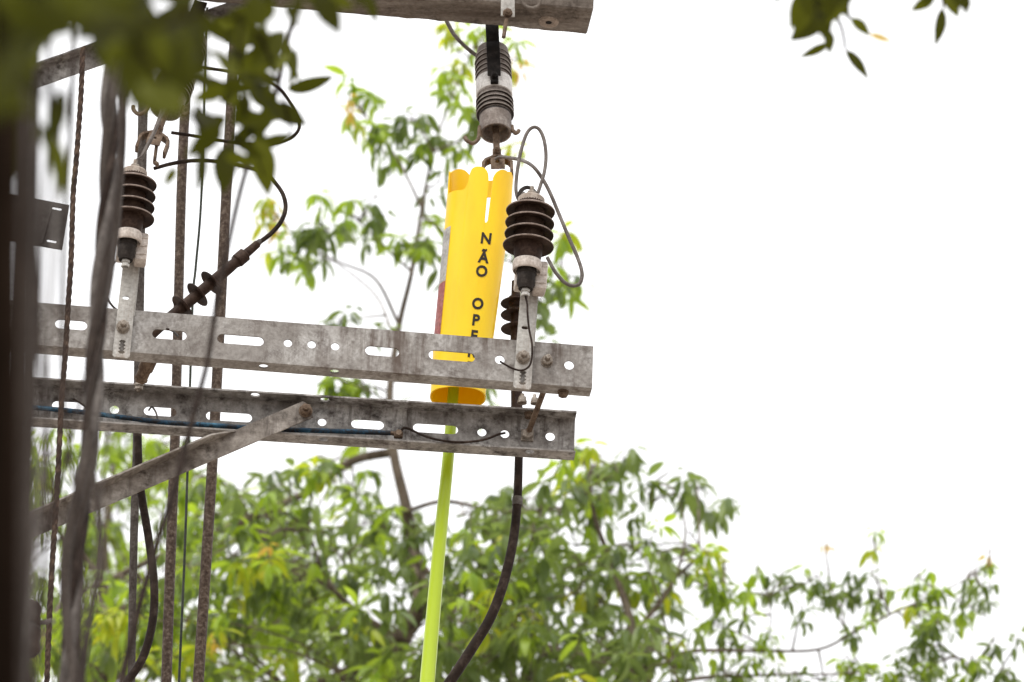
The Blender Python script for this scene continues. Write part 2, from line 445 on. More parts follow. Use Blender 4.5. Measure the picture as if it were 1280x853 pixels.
# short spacer lug under the upper arm on the left
a0, a1 = Af(188, 448, .10), Af(177, 472, .16)
m = MB(); m.tube([a0, a0.lerp(a1, .55)], .022, 18); m.tube([a0.lerp(a1, .55), a1], .018, 18); m.hexnut(a1, (a1 - a0), .02, .012)
tag(m.build('cable_lug', 'rust'), 'rusty brown cable lug hanging under the upper crossarm near its left strap', 'cable lug')
q = PZ(173.5, 482, ZT - T - .001); m = MB(); m.bolt(q, -Z, .013, .012, .008); m.build('bolt', 'bolt', armB)

# ------------------------------------------------------------------ diagonal braces (angle iron)
def brace(p_hi, p_lo, name, label, y, width_px, mat='galv'):
    a, b = p_hi, p_lo
    d = (b - a).normalized()
    n = Vector((0, -1, 0)); n = (n - d * n.dot(d)).normalized()       # towards the camera
    wv = d.cross(n).normalized()
    if wv.z < 0: wv = -wv
    Wd = mm(width_px, y); t = .005
    root = thing(name, b, label, 'brace', 'diagonal crossarm braces')
    m = MB()
    L = (b - a).length
    o = a + wv * (-Wd / 2)
    # flattened end, then an angle with its upper leg turned towards the back
    m.plate([(0.0, 0), (L, 0), (L, Wd), (0.006, Wd), (0, Wd * .9), (0, Wd * .1)], [], o, d, wv, n, t)
    m.plate([(.22, 0), (L, 0), (L, .044), (.30, .044)], [], o + wv * (Wd - t) + n * (t + .0003), d, n, wv, t)
    m.build('angle_iron', mat, root)
    return root, a, d, n
e_hi, e_lo = Bf(386, 512, -.012), Bf(-60, 703, -.012)
br, a, d, n = brace(e_hi, e_lo, 'crossarm_brace', 'diagonal galvanised brace bolted to the lower crossarm and running down to the left', BR.y, 25, 'galv3')
MB().bolt(Bf(382, 514, -.018), n, .0175, .016, .012, True).build('bolt', 'rust', br)
br2, a, d, n = brace(P(345, -6, 14.95), P(-40, 130, 14.95), 'crossarm_brace', 'diagonal brace at the top left behind the dark leaves, under the concrete arm', 14.95, 24, 'galv2')
MB().bolt(P(338, 0, 14.94), n, .017, .016, .01).build('bolt', 'rust', br2)

# ------------------------------------------------------------------ concrete crossarm
CR = P(742, 12.7, 14.88)
zc = CR.z
exC = (PZ(426, -14.5, zc) - CR).normalized()
enC = Vector((-exC.y, exC.x, 0)).normalized()
if enC.y < 0: enC = -enC
CW, CH = .150, .135
LC = 1.95
rootC = thing('concrete_crossarm', CR + exC * LC / 2, 'weathered stained concrete crossarm at the top edge carrying the hanging fuse cutout', 'crossarm')
m = MB()
cc = CR + exC * (LC / 2) + enC * (CW / 2) + Z * (CH / 2)
m.box(cc, exC, enC, Z, LC, CW, CH, .0045)
bmesh.ops.subdivide_edges(m.bm, edges=[e for e in m.bm.edges if e.calc_length() > .3], cuts=60, use_grid_fill=True)
for v in m.bm.verts:
    v.co += Vector((random.gauss(0, .0009), random.gauss(0, .0009), random.gauss(0, .0012)))
m.build('beam', 'concrete', rootC, sharp=22)
q = PZ(686, 27, zc)
m = MB(); m.lathe([(.007, -.004), (.0075, .002), (.013, .006), (.023, .008), (.029, .006), (.033, -.003)], q, -Z, 28); m.build('bolt_socket', 'cap', rootC)
MB().lathe([(0, .0), (.0085, .0), (.0085, .0052), (0, .0053)], q, -Z, 18).build('bolt_hole', 'darkiron', rootC)
q = PP(664, 0, CR, enC); m = MB(); m.lathe([(.020, -.002), (.028, .003), (.031, .002), (.033, -.002)], q, -enC, 24); m.build('bolt_socket', 'concrete', rootC)

# ------------------------------------------------------------------ fuse cutout
def cutout(pt, pb, cam_n, label, full=True):
    """pt, pb: top and bottom of the porcelain body"""
    ax = (pt - pb).normalized(); L = (pt - pb).length
    side = ax.cross(cam_n).normalized(); fr = side.cross(ax).normalized()
    if fr.y > 0: fr = -fr
    if side.x < 0: side = -side
    R = .0555
    root = thing('fuse_cutout', pb, label, 'fuse cutout', 'fuse cutouts hanging from the concrete arm')
    def hh(f): return f * L
    b = MB()
    b.lathe([(0, L), (R * .72, L), (R * .86, hh(.985)), (R * .90, hh(.93)), (R * .90, hh(.58)), (R * .93, hh(.58)), (R * .93, hh(.42)), (R * .9, hh(.42)), (R * .88, hh(.22)),
             (R * .86, hh(.20)), (R * .86, hh(.02)), (R * .83, 0), (R * .74, 0), (R * .70, hh(.03)), (R * .60, hh(.10)), (R * .3, hh(.12)), (0, hh(.12))], pb, ax, 44)
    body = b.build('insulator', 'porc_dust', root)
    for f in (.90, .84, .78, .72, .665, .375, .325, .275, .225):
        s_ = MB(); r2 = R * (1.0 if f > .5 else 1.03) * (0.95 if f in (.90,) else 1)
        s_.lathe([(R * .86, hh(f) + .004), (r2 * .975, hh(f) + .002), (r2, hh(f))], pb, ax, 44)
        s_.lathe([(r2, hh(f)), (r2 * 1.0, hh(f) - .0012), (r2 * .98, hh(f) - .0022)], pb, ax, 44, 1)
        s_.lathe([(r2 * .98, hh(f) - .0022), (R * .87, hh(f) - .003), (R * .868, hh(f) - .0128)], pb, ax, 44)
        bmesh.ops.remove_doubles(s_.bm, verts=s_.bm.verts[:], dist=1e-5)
        s_.build('shed', 'porc_shade', body, extra=('porc_rim',))  # undersides and gaps painted as shaded, rim line painted brighter to stand out
    b = MB(); b.lathe([(R * .9, hh(.615)), (R * .985, hh(.612)), (R * 1.0, hh(.60)), (R * 1.0, hh(.455)), (R * .98, hh(.44)), (R * .9, hh(.435))], pb, ax, 44)
    b.build('white_band', 'band', root)
    # black support strap in front
    p0 = pb + ax * hh(.53) + fr * (R * 1.02)
    b = MB()
    pts = [p0 + fr * .010 - ax * .005, p0 + fr * .014 + ax * .03, p0 + fr * .016 + ax * .07, p0 + fr * .010 + ax * .13, p0 + fr * .004 + ax * .235]
    for i in range(4):
        u, v_ = pts[i], pts[i + 1]; d = (v_ - u).normalized(); n_ = side.cross(d)
        b.box((u + v_) / 2, side, d, n_, .040, (v_ - u).length + .002, .007, .002)
    b.box(p0 + fr * .006 - ax * .018, side, ax, fr, .024, .03, .014, .003)
    st = b.build('support_strap', 'darkiron', root)
    b = MB(); b.bolt(p0 + fr * .014 - ax * .012, fr, .010, .010, .006); b.build('bolt', 'darkiron', st)
    # lower rod, knuckle and fork contact
    pr = pb + fr * (-.006)
    b = MB(); b.box(pr - ax * .022, side, ax, fr, .020, .105, .014, .002)
    b.build('contact_rod', 'rust', root)
    b = MB(); kn = pb - ax * .083
    b.hexnut(kn + fr * .010, fr, .012, .012); b.box(kn - ax * .006, side, ax, fr, .026, .045, .018, .003); b.bolt(kn + fr * .02, fr, .008, .008, .006)
    b.build('knuckle', 'rust', root)
    b = MB()
    fk = kn - ax * .012
    for sg in (-1, 1):
        pp = [fk, fk + side * sg * .034 - ax * .018, fk + side * sg * .042 - ax * .030, fk + side * sg * .042 - ax * .075]
        for i in range(3):
            u, v_ = pp[i], pp[i + 1]; d = (v_ - u).normalized()
            b.box((u + v_) / 2, d.cross(fr), d, fr, .009, (v_ - u).length + .006, .030, .002)
    b.build('fork', 'rust', root)
    b = MB(); b.plate([(-.020, 0), (.022, 0), (.022, -.044), (-.020, -.044)], [slot(0, -.018, .014, .009)], fk - ax * .012 + fr * .01, side, ax, fr, .004)
    b.build('contact_plate', 'rust', root)
    # side hooks
    for sg, k in ((-1, 1.0), (1, .45)):
        h0 = pb + side * sg * R * .86 + ax * .02 + fr * .01
        hp = spline([h0, h0 - ax * .02 + side * sg * .002, h0 - ax * .05 * k + side * sg * .006, h0 - ax * .066 * k + side * sg * .022 * k, h0 - ax * .055 * k + side * sg * .040 * k, h0 - ax * .040 * k + side * sg * .046 * k], 6)
        MB().tube(hp, .0062, 10).build('hook', 'rust', root)
    return root, ax, side, fr
YC = 15.01
pt, pb = P(615.5, 63, YC + .06), P(620, 167, YC - .02)
cut, cax, cside, cfr = cutout(pt, pb, Vector((0, 1, 0)), 'dark ribbed fuse cutout with a white band hanging above the yellow cover')
# galvanised strap and bolt on the concrete arm's face
s0, s1 = PP(634.5, -40, CR, enC), PP(634.5, 22, CR, enC)
m = MB(); zz = (s0 - s1).normalized()
m.box((s0 + s1) / 2 - enC * .005, exC, zz, enC, .042, (s0 - s1).length, .006, .002)
strap = m.build('strap', 'strap', rootC)
m = MB(); q = PP(634.5, 17, CR - enC * .008, enC); m.bolt(q, -enC, .013, .010, .008); m.build('bolt', 'rust', strap)
m = MB(); m.tube([PP(633, 24, CR - enC * .012, enC), PP(629.5, 47, CR - enC * .02, enC)], .0062, 10); m.build('stud', 'rust', strap)
# the second cutout, behind the leaves on the left
pt2, pb2 = P(240, 48, 14.9), P(207, 138, 14.83)
cut2, _, _, _ = cutout(pt2, pb2, Vector((0, 1, 0)), 'second fuse cutout, tilted and half hidden behind the dark leaves at the left')

# ------------------------------------------------------------------ surge arresters
def arrester(label):
    off = -.085
    c = lambda px, py: Af(px, py, off)
    top, bot = c(664.5, 243), c(658.5, 338)
    ax = (top - bot).normalized(); side = ex.copy(); side = -side if side.x < 0 else side
    side = (side - ax * side.dot(ax)).normalized(); fr = side.cross(ax)
    if fr.y > 0: fr = -fr
    root = thing('surge_arrester', Af(652, 486), label, 'surge arrester', 'surge arresters strapped to the upper crossarm')
    R = mm(31.5, Y0)
    px1 = mm(1, Y0) / .9
    b = MB(); rc = mm(19, Y0)
    h = lambda y: (338 - y) * px1       # axial height above bot for an image row
    b.lathe([(0, h(252)), (rc * .9, h(252)), (rc * .95, h(260)), (rc * .95, h(312)), (rc * .93, h(318)), (rc * .86, h(326)), (rc * .82, h(332)), (0, h(332))], bot, ax, 40)
    ins = b.build('insulator', 'poly', root)
    for k, y in enumerate((262.5, 277.5, 292, 306.5)):
        s_ = MB(); r2 = R * (.985, .985, .985, 1.02)[k]
        s_.lathe([(rc * .9, h(y) + .016), (r2 * .7, h(y) + .008), (r2 * .97, h(y) + .001)], bot, ax, 52)
        s_.lathe([(r2 * .97, h(y) + .001), (r2, h(y) - .002), (r2 * .99, h(y) - .0045)], bot, ax, 52, 1)
        s_.lathe([(r2 * .99, h(y) - .0045), (r2 * .97, h(y) - .0055), (r2 * .7, h(y) - .003), (rc * .9, h(y) + .002)], bot, ax, 52)
        bmesh.ops.remove_doubles(s_.bm, verts=s_.bm.verts[:], dist=1e-5)
        s_.build('shed', 'poly', ins, extra=('rim',))
    b = MB(); b.lathe([(0, h(246)), (mm(15, Y0), h(246)), (mm(17, Y0), h(248)), (mm(17.5, Y0), h(257)), (rc * .9, h(259)), (0, h(259))], bot, ax, 32)
    b.build('cap', 'cap', root)
    b = MB(); b.lathe([(0, h(246)), (.010, h(246)), (.010, h(241)), (.006, h(241)), (.006, h(232)), (0, h(232))], bot, ax, 16); b.hexnut(bot + ax * h(243), ax, .014, .012)
    b.build('terminal', 'bolt', root)
    b = MB(); b.lathe([(rc * .8, h(327)), (mm(17.5, Y0), h(327)), (mm(18.3, Y0), h(329)), (mm(18.3, Y0), h(338)), (mm(17.6, Y0), h(339.5)), (mm(16.8, Y0), h(340)), (mm(16, Y0), h(336)), (0, h(335))], bot, ax, 36)
    b.build('collar', 'collar', root)
    b = MB(); b.lathe([(0, h(336)), (mm(12.3, Y0), h(337)), (mm(12.8, Y0), h(340)), (mm(12.6, Y0), h(343)), (mm(11.6, Y0), h(344)), (mm(11.6, Y0), h(356)), (mm(9.5, Y0), h(359.5)), (mm(9.2, Y0), h(362)), (0, h(362))], bot, ax, 30)
    b.build('disconnector', 'rubber', root)
    b = MB(); b.lathe([(0, h(360)), (.009, h(360)), (.009, h(371)), (0, h(371))], bot, ax, 16); b.hexnut(bot + ax * h(365.5), ax, .013, .009); b.hexnut(bot + ax * h(371), ax, .013, .010)
    b.build('terminal_nut', 'strap', root)
    # grey ribbed clamp behind the disconnector
    b = MB()
    q1, q2 = Af(675, 349, -.045), Af(649, 350, -.045)
    b.box(q1, ex, ax, en, .036, .088, .060, .007); b.box(q2, ex, ax, en, .026, .060, .046, .006)
    b.box((q1 + q2) / 2 + en * .015, ex, ax, en, .050, .050, .03, .004)
    for k in (-1, 0, 1): b.box(q1 + ax * (.026 * k) - en * .031, ex, ax, en, .030, .004, .004)
    b.build('clamp', 'collar', root)
    # strap: front plate with saw-tooth slot, turned flange behind
    t0, t1 = Af(652.2, 487, -.0065), Af(661.5, 356, -.0065)
    sx = (t0 - t1).normalized(); L = (t1 - t0).length; ez = -sx; el = (ex - ez * ex.dot(ez)).normalized()
    if el.x < 0: el = -el
    b = MB(); hw = .0255
    saw = []
    zc0, nz, zl = .034, 4, .044
    for sg in (1, -1):
        for k in range(nz * 2 + 1):
            kk = k if sg == 1 else nz * 2 - k
            saw.append((sg * (.0045 if kk % 2 == 0 else .0105) , zc0 - zl / 2 + zl * kk / (nz * 2)))
    o_ = [(-hw, .006), (-hw + .006, 0), (hw - .006, 0), (hw, .006), (hw * .88, L), (-hw * .88, L)]
    hs_ = [saw, slot(-.004, .191, .019, .011)]
    b.plate(o_, hs_, t0, el, ez, -en, .006)
    b.plate([(0, .14), (.0, L + .01), (.030, L + .02), (.030, .20)], [], t0 + el * (hw * .9) + en * .002, en, ez, el, .005)
    st = b.build('strap', 'strap', root)
    b = MB(); b.bolt(Af(654, 447.5, -.0128), nearA, .0175, .017, .016, True, Z); b.build('bolt', 'bolt', st)
    return root
arrR = arrester('brown ribbed surge arrester beside the yellow cover, on the right end of the upper crossarm')
arrL = copy_tree(arrR)
arrL['label'] = 'brown ribbed surge arrester at the left, half covered by the thick twisted cable'
arrL.location = Af(151, 447)
arrL.scale = (.955, .955, .975)

# ------------------------------------------------------------------ yellow cover
YB = 14.965
# along the axis: (image y, centre x, half width px)
AX = [(185, 604, 40.5), (209, 602, 40.5), (250, 599.3, 40.3), (330, 590.5, 38.6), (416, 580.5, 36.6), (470, 574.5, 35.2), (493, 572.5, 35.5), (497, 572.3, 36)]
def axis_at(y):
    for i in range(len(AX) - 1):
        if y <= AX[i + 1][0] or i == len(AX) - 2:
            t = (y - AX[i][0]) / (AX[i + 1][0] - AX[i][0])
            return AX[i][1] + t * (AX[i + 1][1] - AX[i][1]), AX[i][2] + t * (AX[i + 1][2] - AX[i][2])
DEP = .075
def ss(a, b, x):
    t = min(max((x - a) / (b - a), 0), 1); return t * t * (3 - 2 * t)
def lobe(t, r, e=2.4):               # rounded end over t in 0..1
    t = min(max(t, 0.), 1.); return r * (1 - math.sqrt(max(0, 1 - abs(2 * t - 1) ** e)))
def topy(xn, back):
    if not back:
        if xn > .45: return 223 - 8 * ss(.8, 1.0, xn) + lobe((xn - .45) / .57, 17, 2.2)
        if xn > .30: return 292 - lobe((xn - .30) / .15, 10)
        if xn > -.30: return 223 + lobe((xn + .44) / .74, 18, 2.2)
        if xn > -.60:
            a = 223 + lobe(.14 / .74, 18, 2.2); return a + (251 - a) * ss(-.26, -.62, xn)
        return 251 - 2 * (-.60 - xn) / .40
    else:                            # rear wall: farther, so it shows about 15 rows lower than its own row here
        if xn < -.24: return 201 + lobe((xn + 1.03) / .79, 24, 2.0)
        if xn < -.10: return 250 - lobe((xn + .24) / .14, 8)
        if xn < .72: return 212 + lobe((xn + .1) / .82, 5)
        return 225 - 6 * (1 - xn) / .28
NU, NV = 220, 56
m = MB(); bm = m.bm
cover_top = P(602, 209, YB)
grid = []
def cov_pt(u, y, k=1.0):
    th = 2 * PI * u / NU
    c_, s_ = math.cos(th), math.sin(th)
    e = .82
    xn = math.copysign(abs(c_) ** e, c_); yn = math.copysign(abs(s_) ** e, s_)
    cx, hw = axis_at(y)
    o = P(cx, y, YB)
    fade = 1 - .45 * ss(215, 470, y)
    rib = 1 + .018 * math.cos(th * 2 + .6) - .05 * ss(440, 497, y)
    if s_ > 0: rib -= .30 * ss(440, 497, y) * math.exp(-((xn + .42) / .13) ** 2)
    if s_ < 0: rib -= fade * (.19 * math.exp(-((xn - .39) / .13) ** 2) + .20 * math.exp(-((xn + .50) / .13) ** 2)) - .03 * fade * math.exp(-((xn + .05) / .3) ** 2)
    return o + Vector((1, 0, 0)) * (xn * mm(hw, YB) * k * rib) + Vector((0, 1, 0)) * (yn * DEP * (.9 + .1 * hw / 40) * k), xn, s_ > 0
for u in range(NU):
    _, xn, bk = cov_pt(u, 300)
    ty = topy(xn, bk)
    colv = []
    for v in range(NV):
        f = v / (NV - 1)
        y = ty + (497 - ty) * f
        colv.append((bm.verts.new(cov_pt(u, y)[0]), y, xn, bk))
    grid.append(colv)
for u in range(NU):
    A, B = grid[u], grid[(u + 1) % NU]
    for v in range(NV - 1):
        y, xn, bk = A[v][1], A[v][2], A[v][3]
        if bk and .12 < xn < .62 and 231 < y < 276: continue
        m._face((A[v][0], B[v][0], B[v + 1][0], A[v + 1][0]))
bmesh.ops.recalc_face_normals(bm, faces=bm.faces[:])
bvh = BVHTree.FromBMesh(bm)
bmesh.ops.solidify(bm, geom=bm.faces[:], thickness=.004)
croot = thing('insulating_cover', P(572.5, 497, YB), 'bright yellow plastic insulating cover with black vertical lettering, hanging over the fuse', 'insulating cover')
m.build('shell', 'yellow', croot, sharp=60)
# sticker on the left side
def patch(u0, u1, y0, y1, name, mat):
    m = MB(); bm = m.bm
    rows = []
    n = 14
    for i in range(n + 1):
        u = u0 + (u1 - u0) * i / n
        rows.append([bm.verts.new(cov_pt(u, y0 + (y1 - y0) * j / 16, 1.014)[0]) for j in range(17)])
    for i in range(n):
        for j in range(16): m._face((rows[i][j], rows[i + 1][j], rows[i + 1][j + 1], rows[i][j + 1]))
    bmesh.ops.solidify(bm, geom=bm.faces[:], thickness=.0004)
    return m.build(name, mat, croot, sharp=60)
uL = NU / 2
patch(uL - 20, uL + 25, 294, 362, 'sticker', 'sticker_white')
patch(uL - 20, uL + 25, 362.5, 440, 'sticker', 'sticker_red')
# lettering, stacked one letter per line, lying on the shell
def letter(chr_, px, py, hpx, tilt, wscale=1.0):
    cu = bpy.data.curves.new('t', 'FONT'); cu.body = chr_; cu.size = 1; cu.resolution_u = 4; cu.align_x = 'CENTER'; cu.offset = .034
    ob = bpy.data.objects.new('t', cu)
    me = ob.to_mesh()
    bm = bmesh.new(); bm.from_mesh(me); ob.to_mesh_clear(); bpy.data.objects.remove(ob); bpy.data.curves.remove(cu)
    bmesh.ops.triangulate(bm, faces=bm.faces[:])
    bmesh.ops.subdivide_edges(bm, edges=[e for e in bm.edges if e.calc_length() > .12], cuts=2)
    k = hpx / .70
    ok = True
    for v in bm.verts:
        x, y = v.co.x * k * wscale, (v.co.y - .35) * k
        X = px + x * math.cos(tilt) - y * math.sin(tilt)
        Yy = py - (x * math.sin(tilt) + y * math.cos(tilt))
        d = ray(X, Yy).normalized()
        hit = bvh.ray_cast(CAM, d)
        if hit[0] is None: ok = False; continue
        v.co = hit[0] - d * .0012
    m = MB(); m.bm.free(); m.bm = bm
    bmesh.ops.solidify(bm, geom=bm.faces[:], thickness=.0006)
    return m.build('letter', 'ink', croot)
tl = -math.radians(7)
for c_, x, y in (('N', 607.8, 297.8), ('Ã', 604.6, 321.5), ('O', 602.2, 338.8), ('O', 597.3, 379.4), ('P', 594.8, 399.8), ('E', 592.6, 419.6), ('R', 590, 439.5), ('E', 587.5, 459)):
    letter(c_, x, y, 13.2, tl, .95)

# ------------------------------------------------------------------ operating stick
YS = 14.99
m = MB()
sp = [P(571, 440, YS), P(567, 485, YS), P(560, 575, YS), P(548.5, 690, YS), P(534, 853, YS), P(512, 1100, YS - .1)]
m.tube(spline(sp, 5), [mm(r_, YS) for r_ in (6.6, 6.7, 7.3, 8.2, 9.2, 9.8)], 28)
tag(m.build('operating_stick', 'stick'), 'yellow-green fibreglass operating stick rising from below into the yellow cover', 'hot stick')

# ------------------------------------------------------------------ cable terminations
def termination(name, p0, p1, rb, sheds, rs, label, group, mat='poly'):
    ax = (p1 - p0).normalized()
    root = thing(name, p0, label, 'cable termination', group)
    L = (p1 - p0).length
    b = MB(); b.lathe([(0, 0), (rb * 1.1, 0), (rb, L * .08), (rb, L * .72), (rb * .92, L * .8), (rb * 1.25, L * .81), (rb * 1.25, L * .88), (rb * .8, L * .89), (rb * .7, L), (0, L)], p0, ax, 28)
    body = b.build('body', mat, root)
    for f in sheds:
        s_ = MB(); h_ = f * L
        s_.lathe([(rb * .9, h_ + .008), (rs * .6, h_ + .004), (rs * .97, h_), (rs, h_ - .002), (rs * .97, h_ - .004), (rs * .6, h_ - .001), (rb * .9, h_)], p0, ax, 40)
        s_.build('shed', mat, body)
    return root
t0, t1 = P(646, 520, 15.03), P(644.5, 352, 15.03)
L_ = t0.z - t1.z
termination('cable_termination', t0, t1, mm(7.2, 14.88), [(520 - y) / (520 - 352) for y in (411, 393.5, 379)], mm(19.5, 14.88), 'upright brown cable termination with three discs, tucked behind the right arrester strap', 'polymer cable terminations')
t0, t1 = P(188, 418, 14.86), P(322, 305, 14.90)
tm = termination('cable_termination', t0, t1, mm(7.2, 14.9), [.30, .44, .57], mm(18, 14.9), 'slanting brown cable termination with three discs above the upper crossarm at the left', 'polymer cable terminations')
# sleeve at the end of the slanting termination
m = MB(); m.tube([P(300, 324, 14.9), P(318, 308.5, 14.9), P(326, 301, 14.9)], [mm(6.3, 15), mm(4.6, 15), mm(3.4, 15)], 16); m.build('sleeve', 'cablegrey', tm)
m = MB(); m.tube([P(294, 328, 14.9), P(301, 323, 14.9)], mm(8, 15), 18); m.build('sleeve', 'cablegrey', tm)

# ------------------------------------------------------------------ cables and wires
def cable(name, pl, y, rpx, mat, label, cat='cable', group=None, seg=12, n=8):
    m = MB(); pts = wire_pts(pl, y, n)
    r = [mm(q_, y) for q_ in rpx] if isinstance(rpx, (list, tuple)) else mm(rpx, y)
    m.tube(pts, r, seg)
    return tag(m.build(name, mat), label, cat, group)
dc = cable('drop_cable', [(650, 512), (649.5, 545), (648.5, 573), (646.7, 626), (641.5, 675.7), (630, 727), (613.7, 771), (591.7, 808), (560, 856), (500, 940)], 15.03, [5.1, 5.1, 5.3, 5.6, 5.9, 6.2, 6.3, 6.4, 6.5, 6.5], 'cable', 'thick black cable curving down to the left from the right end of the lower crossarm')
m = MB(); m.tube([P(647.2, 622, 15.03), P(646.5, 632, 15.03)], mm(6.4, 15.03), 14); m.build('tape', 'cablegrey', dc)
cable('cable', [(322, 305), (340, 291), (352, 276), (357, 260), (354, 244), (345, 230), (332, 217), (312, 210), (285, 204), (258, 201), (236, 201.5), (214, 205), (192, 211)], 14.9, [3, 3, 2.9, 2.7, 2.6, 2.6, 2.6, 2.6, 2.6, 2.4], 'cable', 'black cable looping from the slanting termination back to the left arrester', 'cable')
cable('cable', [(172, 540), (173.5, 590), (177, 621), (186, 675), (192.5, 729), (191, 775), (179, 821), (155, 860), (140, 900)], 15.0, 5.2, 'cable', 'thick dark cable bending under the lower crossarm beside the left conduit', 'cable')
cable('wire', [(655, 241), (649, 250), (645, 238), (646.5, 215), (651, 190), (658, 168), (666, 159.5), (674, 162), (680, 175), (682.5, 195), (680.5, 215), (675.5, 232), (671, 246)], 14.38, 2.3, 'wiregrey', 'grey wire standing in a tall narrow loop on top of the right arrester', 'wire', None, 10)
cable('wire', [(618, 200, 14.96), (626, 196.5, 14.92), (640, 198, 14.8), (655, 201.5, 14.7), (667, 209), (677, 222), (687, 240), (698, 266), (711, 297), (723, 325), (727.5, 342), (725, 354), (716, 357.5), (705, 352.5), (694, 340), (684, 322)], 14.62, 2.4, 'wiregrey', 'grey wire swinging from the cutout in a wide loop right of the arrester', 'wire', None, 10)
tie = thing('tie_wire', P(660, 252, 14.36), 'thin dark tie wire wrapped in turns round the terminal of the right arrester', 'wire')
for k in range(3):
    m = MB(); m.tube(wire_pts([(647.5 + k, 252 - k), (647.5 + k * 1.2, 244), (651 + k, 236.5 + k * 1.3), (659, 233 + k * 1.5), (667, 236.5 + k), (672, 243 + k)], 14.36 - .003 * k), mm(1.0, 14.36), 8); m.build('turn', 'rubber', tie)
cable('wire', [(558, 26), (566, 41), (576, 53), (588, 64), (599, 72)], 15.08, 2.6, 'wiregrey', 'short grey wire running from the concrete arm down to the top of the cutout', 'wire')
cable('ground_lead', [(656.5, 369), (659, 380), (659.5, 393), (661.5, 412), (665, 430), (664.8, 447), (662, 457), (656, 462), (648, 463), (637, 459), (625, 452)], 14.345, 1.35, 'cable', 'thin dark lead hanging from the right arrester across its strap into a round hole', 'wire', None, 8)
cable('ground_lead', [(163, 325), (154, 320), (147, 324), (140, 333), (134, 350), (134, 370), (140, 382), (150, 390), (165, 398.5), (182, 405), (199, 410), (214, 413), (222, 420, 14.6)], 14.35, 1.45, 'cable', 'thin dark lead drooping from the left arrester over the upper crossarm to a slot', 'wire', None, 8)
cable('wire', [(248, 84), (270, 87), (304, 92), (330, 99), (350, 112), (363, 129), (372, 147), (374, 160), (366, 171), (350, 178), (330, 181), (307, 180), (270, 175), (236, 169), (214, 166)], 14.85, 2.2, 'cable', 'thin black wire making a bow to the right behind the dark leaves', 'wire')
cable('wire', [(206, 120), (202, 140), (193, 165), (183, 185), (176, 200)], 14.5, 2.6, 'wiregrey', 'grey wire from the hidden cutout down to the top of the left arrester', 'wire')
cable('wire', [(214, 122), (200, 150), (188, 175), (179, 193), (170, 200)], 14.47, 1.2, 'wiregrey', 'thin pale wire beside the thicker grey one above the left arrester', 'wire')
# hook contact hanging from the second cutout
m = MB()
hp = [P(199, 150, 14.8), P(196, 180, 14.8), P(193, 203, 14.8), P(197, 206, 14.8)]
for i in range(3):
    dd = (hp[i + 1] - hp[i]).normalized(); m.box((hp[i] + hp[i + 1]) / 2, dd.cross(Vector((0, 1, 0))), dd, Vector((0, 1, 0)), .009, (hp[i + 1] - hp[i]).length + .006, .02, .002)
m.build('hook', 'rust', cut2)

# blue pipe on the lower arm with a terminal and a loose wire
bp = MB(); pl = [Bf(x, y, .030) for x, y in ((-60, 500), (34, 509), (90, 514), (146, 521), (208, 528.5), (260, 531.5), (312, 535), (363, 537.5), (430, 539.5), (488, 541.5))]
bp.tube(spline(pl, 5), mm(3.1, 14.9), 14)
tag(bp.build('blue_pipe', 'blue'), 'worn blue thin pipe lying along the inside of the lower crossarm', 'pipe')
m = MB(); q = Bf(498, 544, .028); m.box(q, exB, Z, enB, .026, .018, .02, .004); m.tube([Bf(487, 541.5, .03), Bf(499, 543, .03)], mm(2.6, 14.9), 10); m.hexnut(q - enB * .01, -enB, .010, .010)
tag(m.build('wire_clamp', 'rust'), 'small rusty clamp at the right end of the blue pipe', 'clamp')
m = MB(); m.tube(spline([Bf(x, y, o_) for x, y, o_ in ((500, 542, .02), (504, 535.5, .012), (509, 535.5, .01), (517, 539, .01), (530, 545, 0), (545, 549.5, -.004), (560, 552, -.004), (578, 553, -.002), (596, 551.5, 0), (611, 548, .01), (622, 543.5, .03), (631, 541.5, .06))], 6), mm(1.5, 14.9), 8)
tag(m.build('wire', 'cable'), 'thin loose wire bowing across the lower crossarm from the clamp to a round hole', 'wire')
m = MB(); m.tube(spline([Bf(x, y, .03) for x, y in ((92, 499), (97, 502), (103, 506), (108, 510))], 5), mm(1.2, 14.9), 8)
tag(m.build('wire', 'cable'), 'short dark wire end poking from the left slot of the lower crossarm', 'wire')
m = MB(); m.tube(spline([Bf(x, y, o_) for x, y, o_ in ((186, 513, .09), (190, 509, .05), (195, 516, .03), (197, 525, .03))], 5), mm(1.2, 14.9), 8)
tag(m.build('wire', 'cablegrey'), 'short curled grey wire in the second slot of the lower crossarm', 'wire')

# conduits behind the arms
cable('conduit', [(296, 8), (291, 90), (283, 240), (274, 420), (266, 570), (255, 744), (246, 880), (238, 1000)], 15.35, [6.6, 6.6, 6.6, 6.7, 6.6, 6.7, 6.8, 6.9], 'pipe', 'rightmost of the mottled upright conduits behind the crossarms', 'conduit', 'conduits behind the crossarms', 16)
cable('conduit', [(237, 20), (232, 120), (227, 230), (223, 380), (219, 540), (211.5, 744), (207, 880), (203, 1000)], 15.42, [6.5, 6.4, 6.3, 6.2, 6.2, 6.4, 6.5, 6.6], 'pipe', 'middle mottled upright conduit behind the crossarms, between the thin wire and the grey conduit', 'conduit', 'conduits behind the crossarms', 16)
cable('conduit', [(182, 20), (178.5, 150), (176, 270), (174.5, 370), (171.5, 550), (168, 650), (165.5, 760), (164, 880), (162, 1000)], 15.3, [6.5, 6.3, 6, 5.8, 5.3, 4.8, 4.7, 4.8], 'pipegrey', 'slim grey upright conduit passing behind the left arrester', 'conduit', 'conduits behind the crossarms', 16)
